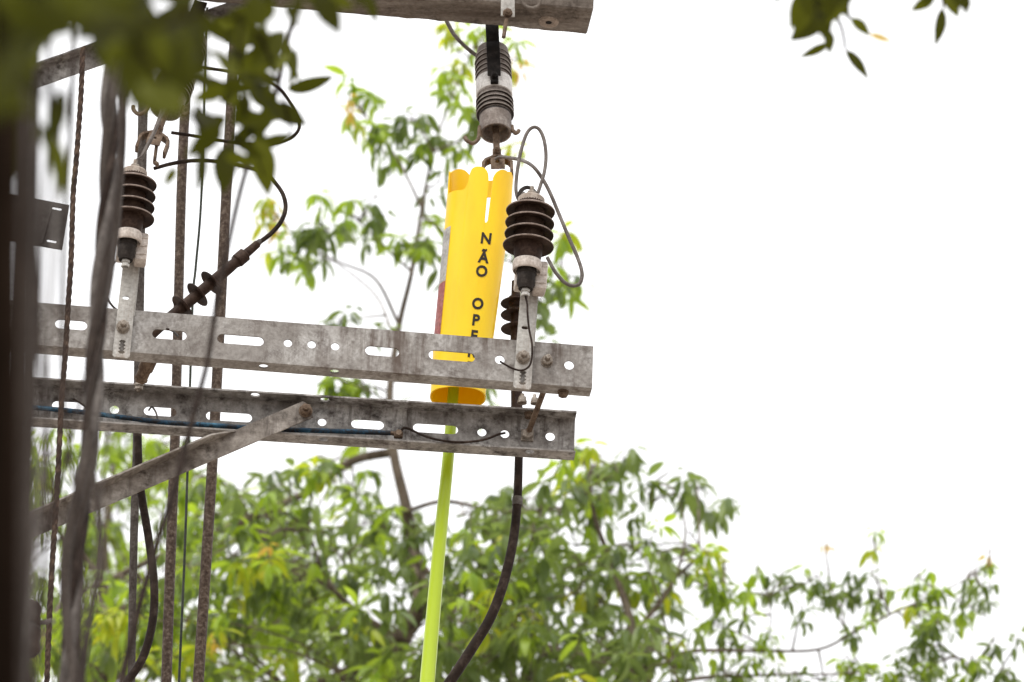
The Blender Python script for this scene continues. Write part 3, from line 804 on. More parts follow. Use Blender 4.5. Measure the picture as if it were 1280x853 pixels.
cable('wire', [(259, 10), (257.5, 42), (252, 239), (245, 330), (241, 374), (237, 500), (234, 600), (230, 713), (223, 870), (218, 1000)], 15.25, 1.6, 'thinwire', 'thin dark green upright wire between the two mottled conduits', 'wire', None, 8)

# ------------------------------------------------------------------ twisted rope and near cables
def strands(centre, R, r, k, pitch, seg=8, phase=0., squash=1.):
    """k helical strands round a centre line given densely; returns a list of point lists"""
    out = []
    acc = [0.]
    for i in range(1, len(centre)): acc.append(acc[-1] + (centre[i] - centre[i - 1]).length)
    for j in range(k):
        pts = []
        for i, c in enumerate(centre):
            t = (centre[min(i + 1, len(centre) - 1)] - centre[max(i - 1, 0)]).normalized()
            a = Vector((1, 0, 0)); a = (a - t * a.x).normalized(); b = t.cross(a)
            th = 2 * PI * (acc[i] / pitch + j / k) + phase
            pts.append(c + a * (math.cos(th) * R) + b * (math.sin(th) * R * squash))
        out.append(pts)
    return out
def dense(pts, step):
    s_ = spline(pts, 40); out = [s_[0]]
    for p_ in s_[1:]:
        if (p_ - out[-1]).length >= step: out.append(p_)
    return out
YR = 13.9
root = thing('rope', P(58, 860, YR), 'dark twisted rope hanging from the top-left brace past both crossarms', 'rope')
cl_ = dense([P(x, y, YR) for x, y in ((104, 60), (103, 77), (101, 124), (95.5, 200), (91.6, 244.5), (89, 324), (85.5, 380), (81.6, 444), (77, 501), (72.6, 590), (69, 652), (65, 713), (61.7, 775), (58.6, 853), (54, 960))], .006)
for pts in strands(cl_, mm(2.3, YR), 0, 3, .085):
    MB().tube(pts, mm(2.2, YR), 8).build('strand', 'rope', root)
YN = 10.6
root = thing('twisted_cable', P(80, 870, YN), 'thick grey-brown twisted cable bundle hanging out of focus left of the arrester', 'cable')
cl_ = dense([P(x, y, YN) for x, y in ((144, -40), (141, 59), (137, 130), (138, 190), (131, 283), (126, 335), (124, 380), (120, 444), (114, 529), (106, 600), (99, 667), (92, 744), (84, 853), (74, 980))], .012)
for j, pts in enumerate(strands(cl_, mm(8.6, YN), 0, 3, .46, phase=.9)):
    MB().tube(pts, mm((5.2, 7.2, 6.4)[j], YN), 12).build('strand', ('cable', 'bundle', 'cablegrey')[j], root)
m = MB(); m.tube(wire_pts([(112, 540), (104, 590), (92, 640), (83, 690), (81, 735), (85, 790), (92, 840), (100, 900)], YN - .15), mm(6.5, YN), 12); m.build('loose_strand', 'bundle', root)
m = MB(); m.tube(wire_pts([(148, -40), (150, 60), (153, 150), (150, 220), (144, 290), (136, 350), (127, 400), (118, 450)], YN + .3), mm(5.5, YN), 12); m.build('loose_strand', 'bundle', root)
cable('cable', [(48, -30), (46, 120), (44, 300), (42, 480), (38, 640), (34, 870)], 7.6, 4.5, 'bundle', 'blurred slim brown cable just right of the far-left trunk cable', 'cable')
cable('cable', [(160, -30), (158, 100), (146, 240), (120, 400), (96, 520), (66, 640), (48, 760), (44, 880)], 8.8, 2.6, 'cable', 'thin blurred dark cable crossing in front of the thick twisted bundle towards lower left', 'cable')
cable('cable', [(60, -30), (62, 130), (54, 300), (50, 420), (60, 560), (56, 700), (40, 880)], 7.0, 3.4, 'cable', 'blurred dark cable weaving between the trunk and the rope at the left', 'cable')
cable('cable', [(128, 420), (112, 520), (118, 600), (126, 690), (112, 780), (100, 880)], 9.6, 3.6, 'bundle', 'brown cable bowing out to the right of the thick twisted bundle low down', 'cable')
cable('cable', [(92, -30), (90, 120), (80, 300), (78, 480), (92, 600), (104, 700), (98, 870)], 8.2, 3.2, 'cable', 'slim blurred dark cable wandering between the rope and the thick twisted bundle', 'cable')
YV = 9.6
cable('slanting_cable', [(378, -20), (372, 0), (357, 62), (346, 112), (325, 172), (305, 222), (285, 307), (271, 378), (259, 453), (242, 517), (225, 585), (213, 630), (197, 676), (185, 720), (176, 750), (163, 806), (151, 853), (140, 900)], YV, [3, 3, 3.1, 3.3, 3.6, 4, 4.6, 5.2, 5.5], 'cable', 'slim dark blurred cable slanting across both crossarms from the top leaves to lower left', 'cable')
cable('cable', [(74, 150), (71, 220), (67, 324), (62, 400), (58, 490), (51, 600), (42, 700), (30, 860)], 7.4, 3.2, 'cablegrey', 'very blurred pale grey cable between the dark trunk and the rope', 'cable')
cable('cable', [(36, 100), (34, 300), (31, 500), (27, 700), (22, 900)], 6.2, 9.0, 'bundle', 'blurred brown cable running down the edge of the dark trunk at far left', 'cable')
for i, (pl, lab) in enumerate((([(58, 540), (52, 620), (48, 690), (40, 770), (34, 880)], 'thin twisted wire pair hanging above the spool insulator at lower left'),
                               ([(36, 590), (34, 680), (30, 760), (26, 880)], 'thin twisted wire pair close beside the dark trunk at lower left'),
                               ([(140, 500), (133, 560), (126, 620), (118, 690), (110, 750), (100, 860)], 'thin twisted wire pair hanging just right of the thick twisted cable'))):
    yy = 8.6 + i * .5
    root = thing('twisted_wire', P(*pl[-1], yy), lab, 'wire', 'thin twisted wires at lower left')
    c2 = dense([P(x, y, yy) for x, y in pl], .008)
    for pts in strands(c2, mm(3.2, yy), 0, 2, .055, squash=.6): MB().tube(pts, mm(.75, yy), 6).build('strand', 'cablegrey', root)

# plate at the left
YP = 14.2
m = MB()
pa, pb_, pc, pd = P(-30, 234, YP), P(86.5, 256.5, YP), P(77.5, 312, YP), P(-36, 292, YP)
exP = (pb_ - pa).normalized(); nP = Vector((0, 1, 0)); ezP = (pa - pd); ezP = (ezP - exP * ezP.dot(exP)).normalized(); enP = exP.cross(ezP)
if enP.y < 0: enP = -enP
loc = lambda q_: ((q_ - pd).dot(exP), (q_ - pd).dot(ezP))
def ps(px, py, l, h): x, z = loc(PP(px, py, pd, enP)); return slot(x, z, mm(l, YP), mm(h, YP))
m.plate([loc(q_) for q_ in (pd, pc, pb_, pa)], [ps(71, 260.8, 13, 4.2), ps(64.5, 301.5, 13, 4.2)], pd, exP, ezP, enP, .006)
f0 = loc(PP(59, 270, pd, enP))[0]
pr = m.build('mounting_plate', 'plate'); tag(pr, 'dull grey steel plate with two small slots sticking out from behind the trunk', 'plate')
MB().plate([(f0, .010), (f0 + .008, .010), (f0 + .008, loc(pa)[1] - .004), (f0, loc(pa)[1] - .004)], [], pd - enP * .005, exP, ezP, enP, .0045).build('rib', 'plate', pr)

# spool insulators at the lower left
YI = 12.6
i0, i1 = P(31, 818, YI), P(33, 754, YI)
ax = (i1 - i0).normalized(); L = (i1 - i0).length; r_ = mm(19.5, YI)
root = thing('spool_insulator', i0, 'dark brown barrel-shaped spool insulator at the lower left edge beside the rope', 'insulator')
for k in (0, 1):
    b = MB(); o_ = i0 + ax * (L * .5 * k)
    b.lathe([(0, 0), (r_ * .8, 0), (r_ * .98, L * .06), (r_, L * .14), (r_ * .93, L * .25), (r_, L * .36), (r_ * .98, L * .43), (r_ * .8, L * .485), (0, L * .485)], o_, ax, 30)
    b.build('spool', 'poly', root)
b = MB(); b.lathe([(r_ * .9, L * .46), (r_ * 1.01, L * .46), (r_ * 1.01, L * .5), (r_ * .9, L * .5)], i0, ax, 30); b.build('tie_wire', 'cablegrey', root)
b = MB(); b.tube([P(49, 779, YI), P(58, 778, YI + .2), P(63, 776, YI + .4)], mm(3, YI), 10); b.build('tie_stub', 'rope', root)

# utility pole that carries the arms, beyond the left edge
ym = (AR.y + BR.y) / 2
pp_ = P(-150, 430, ym + .03)
pole = thing('utility_pole', Vector((pp_.x, ym + .08, 0)), 'round concrete utility pole carrying the crossarms at the left', 'utility pole')
m = MB(); m.lathe([(.19, 0), (.165, 4), (.135, 8), (.12, 10.6), (0, 10.6)], wloc(pole), Z, 28); m.build('shaft', 'polecon', pole)

# ------------------------------------------------------------------ leaves
def leaf_geo(L, Wd, droop=.35, fold=.25, seg=5, wav=0.):
    """leaf along +X, face up +Z; returns verts, faces"""
    vs, fs = [], []
    for i in range(seg + 1):
        t = i / seg
        wv = Wd * .5 * (math.sin(PI * t ** .8) ** .85 if 0 < t < 1 else 0)
        a = droop * t
        x = L * (math.sin(a * 1.2) / (1.2 * droop) if droop > 1e-3 else t); z = -L * (1 - math.cos(a * 1.2)) / (1.2 * max(droop, 1e-3))
        zf = wv * fold
        if i in (0, seg): vs.append((x, 0, z))
        else:
            vs += [(x, -wv, z + zf + wav * Wd * math.sin(t * 9)), (x, 0, z), (x, wv, z + zf - wav * Wd * math.sin(t * 8))]
    for i in range(seg):
        if i == 0: fs += [(0, 1, 2), (0, 2, 3)]
        elif i == seg - 1:
            k = 1 + (i - 1) * 3; e = len(vs) - 1
            fs += [(k, e, k + 1), (k + 1, e, k + 2)]
        else:
            k = 1 + (i - 1) * 3
            fs += [(k, k + 3, k + 4, k + 1), (k + 1, k + 4, k + 5, k + 2)]
    return vs, fs
def basis(d, up):
    x = d.normalized(); y = up.cross(x)
    if y.length < 1e-4: y = x.orthogonal()
    y.normalize(); z = x.cross(y)
    return Matrix((x, y, z)).transposed()
KINDS = ['leafG', 'leafF', 'leafY', 'leafO']
VARS = [leaf_geo(1, wd, dr, fo, 5, .03) for wd, dr, fo in ((.27, .5, .3), (.22, .9, .25), (.29, .3, .4), (.24, 1.2, .2), (.32, .7, .3))]
leafmesh = {}
def shared_leaf(kind, var):
    if (kind, var) not in leafmesh:
        me = bpy.data.meshes.new('leaf'); vs, fs = VARS[var]
        me.from_pydata(vs, [], fs); me.materials.append(MAT[kind])
        for p_ in me.polygons: p_.use_smooth = True
        leafmesh[(kind, var)] = me
    return leafmesh[(kind, var)]

class Tree:
    def __init__(s, base, label, group):
        s.root = thing('tree', base, label, 'tree', group); s.base = Vector(base)
        s.limbs = []; s.nodes = []; s.leaves = []; s.tw = MB()
    def limb(s, pl, y, rpx, name='limb', mat='bark', n=6):
        pts = wire_pts([(a_ + random.gauss(0, 1.5), b_, y + random.gauss(0, .06)) for a_, b_ in pl], y, n)
        r = [mm(q_, y) for q_ in rpx]
        MB().tube(pts, r, 9).build(name, mat, s.root)
        s.nodes += pts
    def clump(s, c, n, kinds, rx, ry, rd, Lpx=26, connect=True, y=24):
        near = min(s.nodes, key=lambda q_: (q_ - c).length)
        if connect and (near - c).length < 4:
            mid = near.lerp(c, .5) + Vector((0, 0, .05 * (near - c).length))
            s.tw.tube(spline([near, mid, c], 4), [.006, .003], 5, False)
        for _ in range(n):
            off = Vector((random.uniform(-1, 1) * rx, random.uniform(-1, 1) * rd, random.uniform(-1, 1) * ry))
            tip = c + off
            if connect and n > 1: s.tw.tube([c, c.lerp(tip, .5) + Vector((0, 0, .03)), tip], [.003, .0015], 4, False)
            s.whorl(tip, random.choice(kinds), Lpx)
    def whorl(s, tip, kind, Lpx):
        k = random.randint(5, 9); a0 = random.uniform(0, 2 * PI)
        for j in range(k):
            az = a0 + 2 * PI * j / k + random.gauss(0, .25)
            el = random.uniform(-1.25, -.05) if random.random() < .85 else random.uniform(-.1, .6)
            d = Vector((math.cos(az) * math.cos(el), math.sin(az) * math.cos(el), math.sin(el)))
            L = mm(Lpx, 24) * random.uniform(.5, 1.2) * (.6 if kind == 'leafO' else 1)
            Q = basis(d, Vector((random.gauss(0, .3), random.gauss(0, .3), 1)))
            s.leaves.append((tip + d * .015, Q, L, kind, random.randrange(len(VARS))))
    def finish(s, maxobj=300):
        s.tw.build('twigs', 'bark', s.root)['kind'] = 'stuff'
        def vis(l):
            v = l[0] - CAM; dd = v.dot(FW); x = v.dot(RT) / dd * FPX + 640; y = 426.5 - v.dot(UP) / dd * FPX
            return l[2] / dd if (0 < x < 1280 and 0 < y < 853) else 0
        ls = sorted(s.leaves, key=vis, reverse=True)
        # bounding the individually built leaves to those that show largest
        for o_, Q, L, kind, var in ls[:maxobj]:
            ob = bpy.data.objects.new('leaf', shared_leaf(kind, var)); col.objects.link(ob)
            ob.parent = s.root
            ob.matrix_local = Matrix.Translation(o_ - s.base) @ Q.to_4x4() @ Matrix.Scale(L, 4)
        vs, fs, mi = [], [], []
        for o_, Q, L, kind, var in ls[maxobj:]:
            b0 = len(vs); V, F = VARS[var]
            vs += [tuple(o_ - s.base + Q @ (Vector(v) * L)) for v in V]
            fs += [tuple(i + b0 for i in f) for f in F]; mi += [KINDS.index(kind)] * len(F)
        if vs:
            me = bpy.data.meshes.new('foliage'); me.from_pydata(vs, [], fs)
            for k in KINDS: me.materials.append(MAT[k])
            me.polygons.foreach_set('material_index', mi); me.polygons.foreach_set('use_smooth', [True] * len(fs))
            ob = bpy.data.objects.new('foliage', me); col.objects.link(ob); ob.parent = s.root; ob['kind'] = 'stuff'
def inpoly(x, y, poly):
    c = False; j = len(poly) - 1
    for i in range(len(poly)):
        xi, yi = poly[i]; xj, yj = poly[j]
        if (yi > y) != (yj > y) and x < (xj - xi) * (y - yi) / (yj - yi) + xi: c = not c
        j = i
    return c
def fill(tree, poly, holes, n, y0, y1, pick, Lpx=36):
    xs = [p_[0] for p_ in poly]; ys = [p_[1] for p_ in poly]
    k = 0
    while k < n:
        x, y = random.uniform(min(xs), max(xs)), random.uniform(min(ys), max(ys))
        if not inpoly(x, y, poly): continue
        if any(((x - h[0]) / h[2]) ** 2 + ((y - h[1]) / h[3]) ** 2 < 1 for h in holes): continue
        k += 1
        tree.clump(P(x, y, random.uniform(y0, y1)), random.randint(3, 6), pick(x, y), .15, .10, .2, Lpx * random.uniform(.75, 1.1), True)

YT = 24.
def at_ground(px, y): q_ = P(px, 853, y); return Vector((q_.x, y, 0))
# tree in the middle: slender leader rising past the crossarms
G, F, Yk, O = 'leafG', 'leafF', 'leafY', 'leafO'
T1 = Tree(at_ground(452, YT), 'slender tall tree whose leader rises behind the crossarms to the yellow cover', 'trees behind the crossarms')
bz = wloc(T1.root)
q0 = P(470, 870, YT)
MB().tube(spline([bz, bz.lerp(q0, .4) + Vector((.25, 0, 0)), bz.lerp(q0, .75) + Vector((-.15, .1, 0)), q0], 8), [.26, .2, .15, .085], 14).build('trunk', 'bark', T1.root)
T1.limb([(470, 870), (500, 800), (526, 750), (520, 690), (507, 630), (491, 565), (488, 490), (497, 405), (515, 340), (527, 260), (541, 190), (562, 130), (590, 60)], YT, [14, 12, 10, 8.5, 7, 6, 4.6, 3.6, 3, 2.4, 1.8, 1.2, .8], 'leader')
for pl, r in (([(497, 405), (472, 350), (430, 330), (385, 308), (345, 270)], [2.4, 1.7, 1.2, .8]),
              ([(515, 340), (480, 310), (440, 270)], [2, 1.2, .8]), ([(527, 260), (495, 200), (455, 145)], [2, 1.3, .8]),
              ([(492, 420), (470, 370), (420, 330), (400, 325)], [1.5, 1.2, .7]),
              ([(491, 565), (440, 577), (385, 615), (300, 655), (200, 695), (90, 745)], [6, 5.6, 5, 4.6, 4, 3.4]),
              ([(505, 800), (440, 838), (370, 870)], [11, 9, 8]), ([(500, 800), (440, 760), (405, 720), (385, 660)], [5, 4, 3, 2]),
              ([(515, 690), (555, 740), (590, 785)], [4, 3, 2]), ([(507, 640), (555, 627), (620, 638), (690, 637), (770, 620)], [3, 2.6, 2.2, 1.5]),
              ([(520, 735), (580, 733), (640, 738)], [4, 3, 2]), ([(541, 190), (600, 165), (640, 150)], [1.5, 1, .7]), ([(527, 270), (600, 320), (700, 330)], [1.5, 1.1, .7])):
    T1.limb(pl, YT + random.uniform(-.1, .3), r)
for cx, cy, rx, ry, n, ks in ((450, 138, 16, 20, 4, [Yk, F, F]), (435, 125, 5, 8, 1, [O]), (470, 178, 22, 18, 4, [G, F]), (520, 152, 28, 24, 6, [G]), (548, 185, 22, 18, 4, [G]), (572, 62, 14, 18, 3, [F, Yk]), (602, 52, 22, 14, 3, [F]), (648, 76, 8, 16, 2, [Yk, O]), (640, 62, 8, 8, 1, [O]), (560, 108, 16, 20, 3, [G]), (590, 165, 18, 18, 3, [G, F]), (640, 160, 8, 14, 1, [Yk]),
                             (340, 262, 12, 16, 3, [O, Yk]), (330, 285, 6, 10, 1, [Yk]), (372, 312, 24, 26, 6, [G, F]), (408, 290, 26, 22, 5, [G]), (448, 275, 30, 22, 6, [G, F]), (400, 265, 10, 8, 1, [G]), (470, 245, 14, 8, 2, [G]), (515, 315, 22, 26, 5, [G]), (530, 275, 10, 14, 2, [G]), (545, 232, 12, 16, 2, [G]), (565, 330, 16, 25, 2, [G]), (705, 312, 12, 14, 2, [Yk, F]), (706, 350, 16, 20, 4, [G]), (676, 385, 14, 22, 3, [G]), (640, 330, 18, 18, 2, [G]),
                             (425, 405, 26, 4, 2, [G]), (470, 408, 20, 4, 1, [G]), (455, 482, 46, 6, 5, [G]), (420, 474, 18, 6, 2, [G]), (600, 488, 30, 6, 2, [G])):
    T1.clump(P(cx, cy, YT + random.uniform(-.2, .2)), n + (3 if n > 2 else 1), ks if random.random() < .5 else ks + [F], mm(rx, YT), mm(ry, YT), .2, 33)
pickL = lambda x, y: ([F, F, Yk] if random.random() < .14 else [G, G, F]) if x < 420 else ([F, G] if random.random() < .4 else [G])
polyL = [(250, 590), (300, 622), (345, 612), (372, 575), (410, 566), (440, 580), (470, 606), (500, 600), (545, 612), (600, 655), (645, 645), (645, 875), (0, 875), (0, 760), (120, 740), (200, 690)]
holesL = [(470, 738, 40, 28), (505, 700, 22, 22), (560, 690, 16, 55), (425, 650, 20, 12)]
fill(T1, polyL, holesL, 118, YT - 1.2, YT + .8, pickL)
for cx, cy, n, ks in ((395, 572, 3, [Yk, F]), (326, 695, 2, [Yk, O]), (270, 775, 2, [Yk, F]), (450, 775, 2, [Yk, F]), (335, 715, 2, [F]), (280, 805, 1, [O]), (135, 770, 4, [Yk]), (115, 792, 2, [Yk, F]), (155, 765, 2, [Yk]), (48, 820, 1, [Yk])):
    T1.clump(P(cx, cy, YT - 1.3), n, ks, mm(16, YT), mm(10, YT), .1, 28)
T1.finish()

# tree at the left, behind
T3 = Tree(at_ground(60, 27.), 'fresh green leafy tree at the lower left behind the conduits', 'trees behind the crossarms')
bz = wloc(T3.root); q0 = P(110, 880, 27.)
MB().tube(spline([bz, bz.lerp(q0, .5) + Vector((-.2, 0, 0)), q0], 8), [.3, .22, .12], 14).build('trunk', 'bark', T3.root)
for pl, r in (([(110, 880), (130, 780), (125, 690), (140, 600)], [14, 9, 6, 2]), ([(130, 780), (220, 720), (330, 700)], [7, 5, 2]), ([(125, 720), (60, 650), (40, 590)], [5, 3, 2]), ([(110, 860), (260, 800), (420, 760)], [8, 6, 3])):
    T3.limb(pl, 27., r)
polyT3 = [(15, 545), (120, 540), (200, 548), (245, 570), (262, 600), (310, 640), (420, 640), (450, 720), (440, 875), (0, 875)]
fill(T3, polyT3, [(290, 720, 20, 16), (120, 720, 12, 12), (300, 745, 22, 12)], 128, 26., 28.5, lambda x, y: [F, F, G] if random.random() < .6 else ([Yk] if random.random() < .12 else [G, F]), 30)
for cx, cy, n, ks in ((135, 770, 4, [Yk]), (115, 790, 2, [Yk, F]), (48, 820, 2, [Yk]), (205, 600, 2, [Yk, F])):
    T3.clump(P(cx, cy, 25.6), n, ks, mm(16, YT), mm(10, YT), .1, 28)
T3.finish()

# tree at the right with long spreading boughs
Y2 = 23.2
T2 = Tree(at_ground(760, Y2), 'spreading green tree at the lower right with one long bough reaching out to the right', 'trees behind the crossarms')
bz = wloc(T2.root); q0 = P(760, 885, Y2)
MB().tube(spline([bz, bz.lerp(q0, .5) + Vector((.2, 0, 0)), q0], 8), [.28, .2, .11], 14).build('trunk', 'bark', T2.root)
for pl, r in (([(760, 885), (720, 830), (660, 806), (600, 800)], [11, 9, 7, 4]), ([(760, 885), (790, 800), (770, 720), (745, 650), (735, 590)], [8, 6, 4, 3, 1.5]),
              ([(788, 800), (838, 735), (858, 670), (846, 615)], [3.4, 2.4, 1.5, .6]), ([(760, 880), (800, 838), (860, 815), (950, 814), (1022, 812), (1072, 790), (1122, 764), (1180, 738), (1235, 708)], [4.6, 3.4, 2.6, 2, 1.8, 1.6, 1.3, 1, .6]),
              ([(955, 814), (962, 780), (958, 745)], [1.2, .9, .7]), ([(1060, 795), (1050, 760), (1040, 735)], [1.2, .9, .6]), ([(1080, 785), (1100, 760), (1095, 690)], [1.2, .9, .5]),
              ([(1120, 765), (1160, 790), (1200, 825), (1255, 850)], [1.4, 1.1, .8]), ([(780, 870), (860, 850), (930, 845), (1060, 842)], [4, 3, 2, 1]), ([(660, 806), (650, 740), (665, 680), (700, 640)], [4, 3, 2, 1]), ([(1180, 740), (1230, 770), (1272, 800)], [1, .8, .6]), ([(860, 664), (880, 690), (905, 700)], [1.2, .9, .6])):
    T2.limb(pl, Y2 + random.uniform(-.1, .2), r)
polyR = [(560, 655), (620, 622), (668, 600), (690, 565), (722, 552), (770, 563), (830, 582), (880, 604), (868, 636), (826, 640), (805, 668), (838, 690), (880, 690), (905, 715), (880, 760), (850, 790), (880, 835), (880, 875), (560, 875)]
holesR = [(748, 668, 34, 24), (790, 640, 26, 12), (835, 660, 30, 18), (795, 720, 14, 12), (600, 660, 14, 20), (655, 760, 12, 10)]
fill(T2, polyR, holesR, 82, Y2 - .9, Y2 + 1.0, lambda x, y: [G] if random.random() < .78 else [F, F, Yk, G])
for cx, cy, rx, ry, n, ks in ((752, 628, 12, 6, 2, [Yk]), (848, 818, 14, 8, 2, [Yk, O]), (885, 700, 14, 10, 3, [F, Yk]), (945, 715, 10, 8, 1, [G]), (935, 742, 14, 14, 2, [F, G]), (975, 728, 16, 18, 4, [G]), (1012, 728, 16, 18, 4, [G]), (1030, 745, 10, 14, 2, [G]), (1062, 742, 16, 18, 4, [G]), (1092, 676, 8, 4, 1, [Yk]), (1092, 720, 8, 16, 1, [G]), (1102, 750, 14, 18, 3, [G]), (1032, 690, 4, 2, 1, [O]), (1150, 722, 12, 8, 2, [F]), (1218, 716, 14, 10, 2, [G]), (1232, 745, 12, 12, 2, [G]), (1205, 755, 12, 10, 2, [G]), (1150, 772, 12, 10, 2, [F, Yk]), (1178, 785, 16, 12, 3, [F, G]), (1142, 812, 26, 22, 6, [G]), (1182, 825, 22, 20, 5, [G]), (1212, 832, 16, 16, 3, [G]), (1242, 800, 10, 10, 1, [G]), (1274, 805, 6, 8, 1, [G]), (1256, 846, 14, 8, 3, [G]), (1066, 830, 18, 10, 3, [F, G]), (1030, 852, 26, 10, 4, [G, F]), (930, 772, 8, 6, 1, [G]), (915, 806, 20, 6, 2, [G]), (905, 845, 30, 14, 6, [G]), (1238, 690, 3, 2, 1, [O]), (1140, 850, 26, 8, 3, [G]), (890, 780, 18, 12, 3, [F, G]), (945, 832, 24, 10, 4, [G, F]), (985, 845, 24, 8, 4, [G]), (960, 800, 18, 6, 2, [F]), (1000, 770, 10, 8, 1, [G]), (1090, 845, 24, 8, 3, [G, F]), (880, 735, 16, 14, 3, [G]), (905, 735, 12, 10, 2, [F, G]), (1070, 790, 16, 10, 2, [G]), (1160, 750, 14, 8, 2, [G])):
    T2.clump(P(cx, cy, Y2 + random.uniform(-.15, .15)), n + (3 if n > 1 else 1), ks if random.random() < .35 else ks + [F], mm(rx, Y2), mm(ry, Y2), .12, 24)
T2.finish()

# ------------------------------------------------------------------ near tree on the left: dark trunk and out-of-focus leaves
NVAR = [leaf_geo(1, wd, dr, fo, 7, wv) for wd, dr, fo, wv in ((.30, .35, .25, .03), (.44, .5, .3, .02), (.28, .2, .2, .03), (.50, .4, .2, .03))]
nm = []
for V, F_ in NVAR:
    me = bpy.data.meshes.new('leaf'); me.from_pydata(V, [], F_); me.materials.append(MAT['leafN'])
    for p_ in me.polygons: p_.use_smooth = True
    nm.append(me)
def near_leaf(parent, b, t, y, var, roll, mat=None, dy=0.):
    p0, p1 = P(b[0], b[1], y), P(t[0], t[1], y + dy)
    d = p1 - p0; L = d.length
    Q = basis(d, Vector((math.sin(roll), -math.cos(roll), -.25)))
    me = nm[var]
    ob = bpy.data.objects.new('leaf', me); col.objects.link(ob); ob.parent = parent
    ob.matrix_local = Matrix.Translation(p0 - parent.location) @ Q.to_4x4() @ Matrix.Scale(L, 4)
    if mat:
        ob.data = me.copy(); ob.data.materials[0] = MAT[mat]
YTk = 4.7
c0 = P(-120, 500, YTk)
near = thing('tree', Vector((c0.x + .02, YTk, 0)), 'dark blurred near tree with trunk at the left edge, leaves over the top left corner', 'tree')
m = MB(); r_ = mm(147, YTk)
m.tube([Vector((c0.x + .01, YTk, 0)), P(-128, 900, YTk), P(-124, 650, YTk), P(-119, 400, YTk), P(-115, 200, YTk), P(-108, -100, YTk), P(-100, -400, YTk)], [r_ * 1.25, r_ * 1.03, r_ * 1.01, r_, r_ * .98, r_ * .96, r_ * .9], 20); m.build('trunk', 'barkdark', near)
def nlimb(pl, y, r):
    m = MB(); m.tube(wire_pts(pl, y), [mm(q_, y) for q_ in r], 8); m.build('branch', 'barkdark', near)
nlimb([(-60, -60, 4.7), (60, 20, 4.5), (160, 40, 4.6), (260, 10, 5.5)], 4.6, [14, 9, 6, 4])
nlimb([(-40, 60, 4.6), (20, 90, 4.2), (90, 130, 4.2)], 4.4, [12, 8, 4])
nlimb([(260, 10, 6), (320, 40, 7.6), (350, 110, 8.6), (366, 175, 8.9)], 8.4, [3, 2.6, 2, 1.5])
nlimb([(300, 20, 6.6), (300, 90, 8), (310, 160, 8.6), (330, 220, 8.8)], 8.4, [2.4, 2, 1.5, 1])
nlimb([(160, 40, 4.6), (210, 110, 6), (250, 160, 7.6), (262, 185, 8)], 7.5, [4, 3, 2, 1])
# leaves one can pick apart, from their stalks to their tips
def c8(x, y): return (200 + x / 3.554, y / 3.554)
for b, t, var, y, roll in (((562, 400), (788, 352), 0, 9.6, 1.1), ((490, 470), (655, 546), 3, 9.2, .2), ((420, 650), (605, 600), 0, 9.0, .8), ((420, 610), (500, 850), 1, 8.8, .3), ((310, 640), (268, 845), 3, 8.6, -.2), ((188, 640), (182, 856), 2, 8.2, .8),
                           ((70, 745), (22, 825), 1, 8.4, .2), ((420, 290), (590, 112), 1, 8.2, .4), ((690, -30), (806, 138), 3, 7.4, .2), ((600, -30), (640, 60), 1, 7.2, .5), ((430, -30), (402, 150), 3, 6.8, .1), ((150, 50), (290, 190), 0, 7.6, -.3),
                           ((300, 390), (140, 450), 1, 8.0, .6), ((260, 610), (140, 460), 3, 7.8, .2), ((380, 330), (250, 250), 3, 7.9, .3), ((350, 300), (560, 250), 1, 8.4, .5), ((500, 330), (566, 210), 1, 8.8, -.4), ((400, 380), (540, 480), 3, 8.7, .2),
                           ((390, 420), (330, 560), 1, 8.5, .3), ((350, 480), (470, 620), 3, 8.6, .1), ((300, 520), (150, 590), 1, 8.1, .4), ((340, 360), (270, 470), 0, 8.3, .2), ((420, 560), (310, 650), 1, 8.6, .5), ((280, 560), (120, 700), 1, 7.6, .4),
                           ((230, 330), (120, 300), 1, 7.2, .3), ((330, 300), (210, 200), 0, 7.5, .3), ((470, 120), (420, 270), 1, 8.0, .4), ((520, 20), (380, 120), 3, 7.0, .2), ((460, 400), (400, 330), 1, 8.7, .2), ((120, 360), (20, 480), 3, 6.6, .3), ((420, 660), (360, 760), 0, 8.7, .4), ((560, 10), (620, 120), 1, 7.4, .3), ((740, -20), (870, 30), 1, 7.6, .4), ((850, -50), (905, 28), 1, 8.0, .3), ((905, -45), (968, 95), 0, 8.4, .2), ((660, -40), (720, 50), 3, 7.6, -.2), ((470, -40), (500, 60), 1, 7.4, .3)):
    near_leaf(near, c8(*b), c8(*t), y, var, roll)
# the deep blur of nearer leaves in the corner; gaps are left where the sky shows
gaps = [(72, 68, 26, 28), (203, 2, 22, 16), (192, 92, 12, 12)]
mass = [(-40, -60), (262, -60), (262, 40), (245, 120), (225, 165), (195, 142), (165, 150), (150, 92), (100, 88), (62, 98), (52, 165), (36, 228), (-40, 235)]
inner = [(-40, -60), (215, -60), (200, 60), (150, 70), (60, 45), (48, 120), (30, 190), (-40, 200)]
for total, zone, dmin, dmax, l0, l1 in ((62, inner, 3.9, 5.2, 50, 105), (140, mass, 5.4, 8.0, 40, 84)):
    k = 0
    while k < total:
        x, y = random.uniform(-40, 255), random.uniform(-50, 225)
        a = random.uniform(0, 2 * PI); Lp = random.uniform(l0, l1)
        t = (x + math.cos(a) * Lp, y + math.sin(a) * Lp)
        if any(not inpoly(x + (t[0] - x) * f, y + (t[1] - y) * f, zone) or any(((x + (t[0] - x) * f - h[0]) / h[2]) ** 2 + ((y + (t[1] - y) * f - h[1]) / h[3]) ** 2 < 1 for h in gaps) for f in (0, .25, .5, .75, 1)): continue
        k += 1
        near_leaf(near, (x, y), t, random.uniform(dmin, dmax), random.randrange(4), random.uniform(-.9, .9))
k = 0
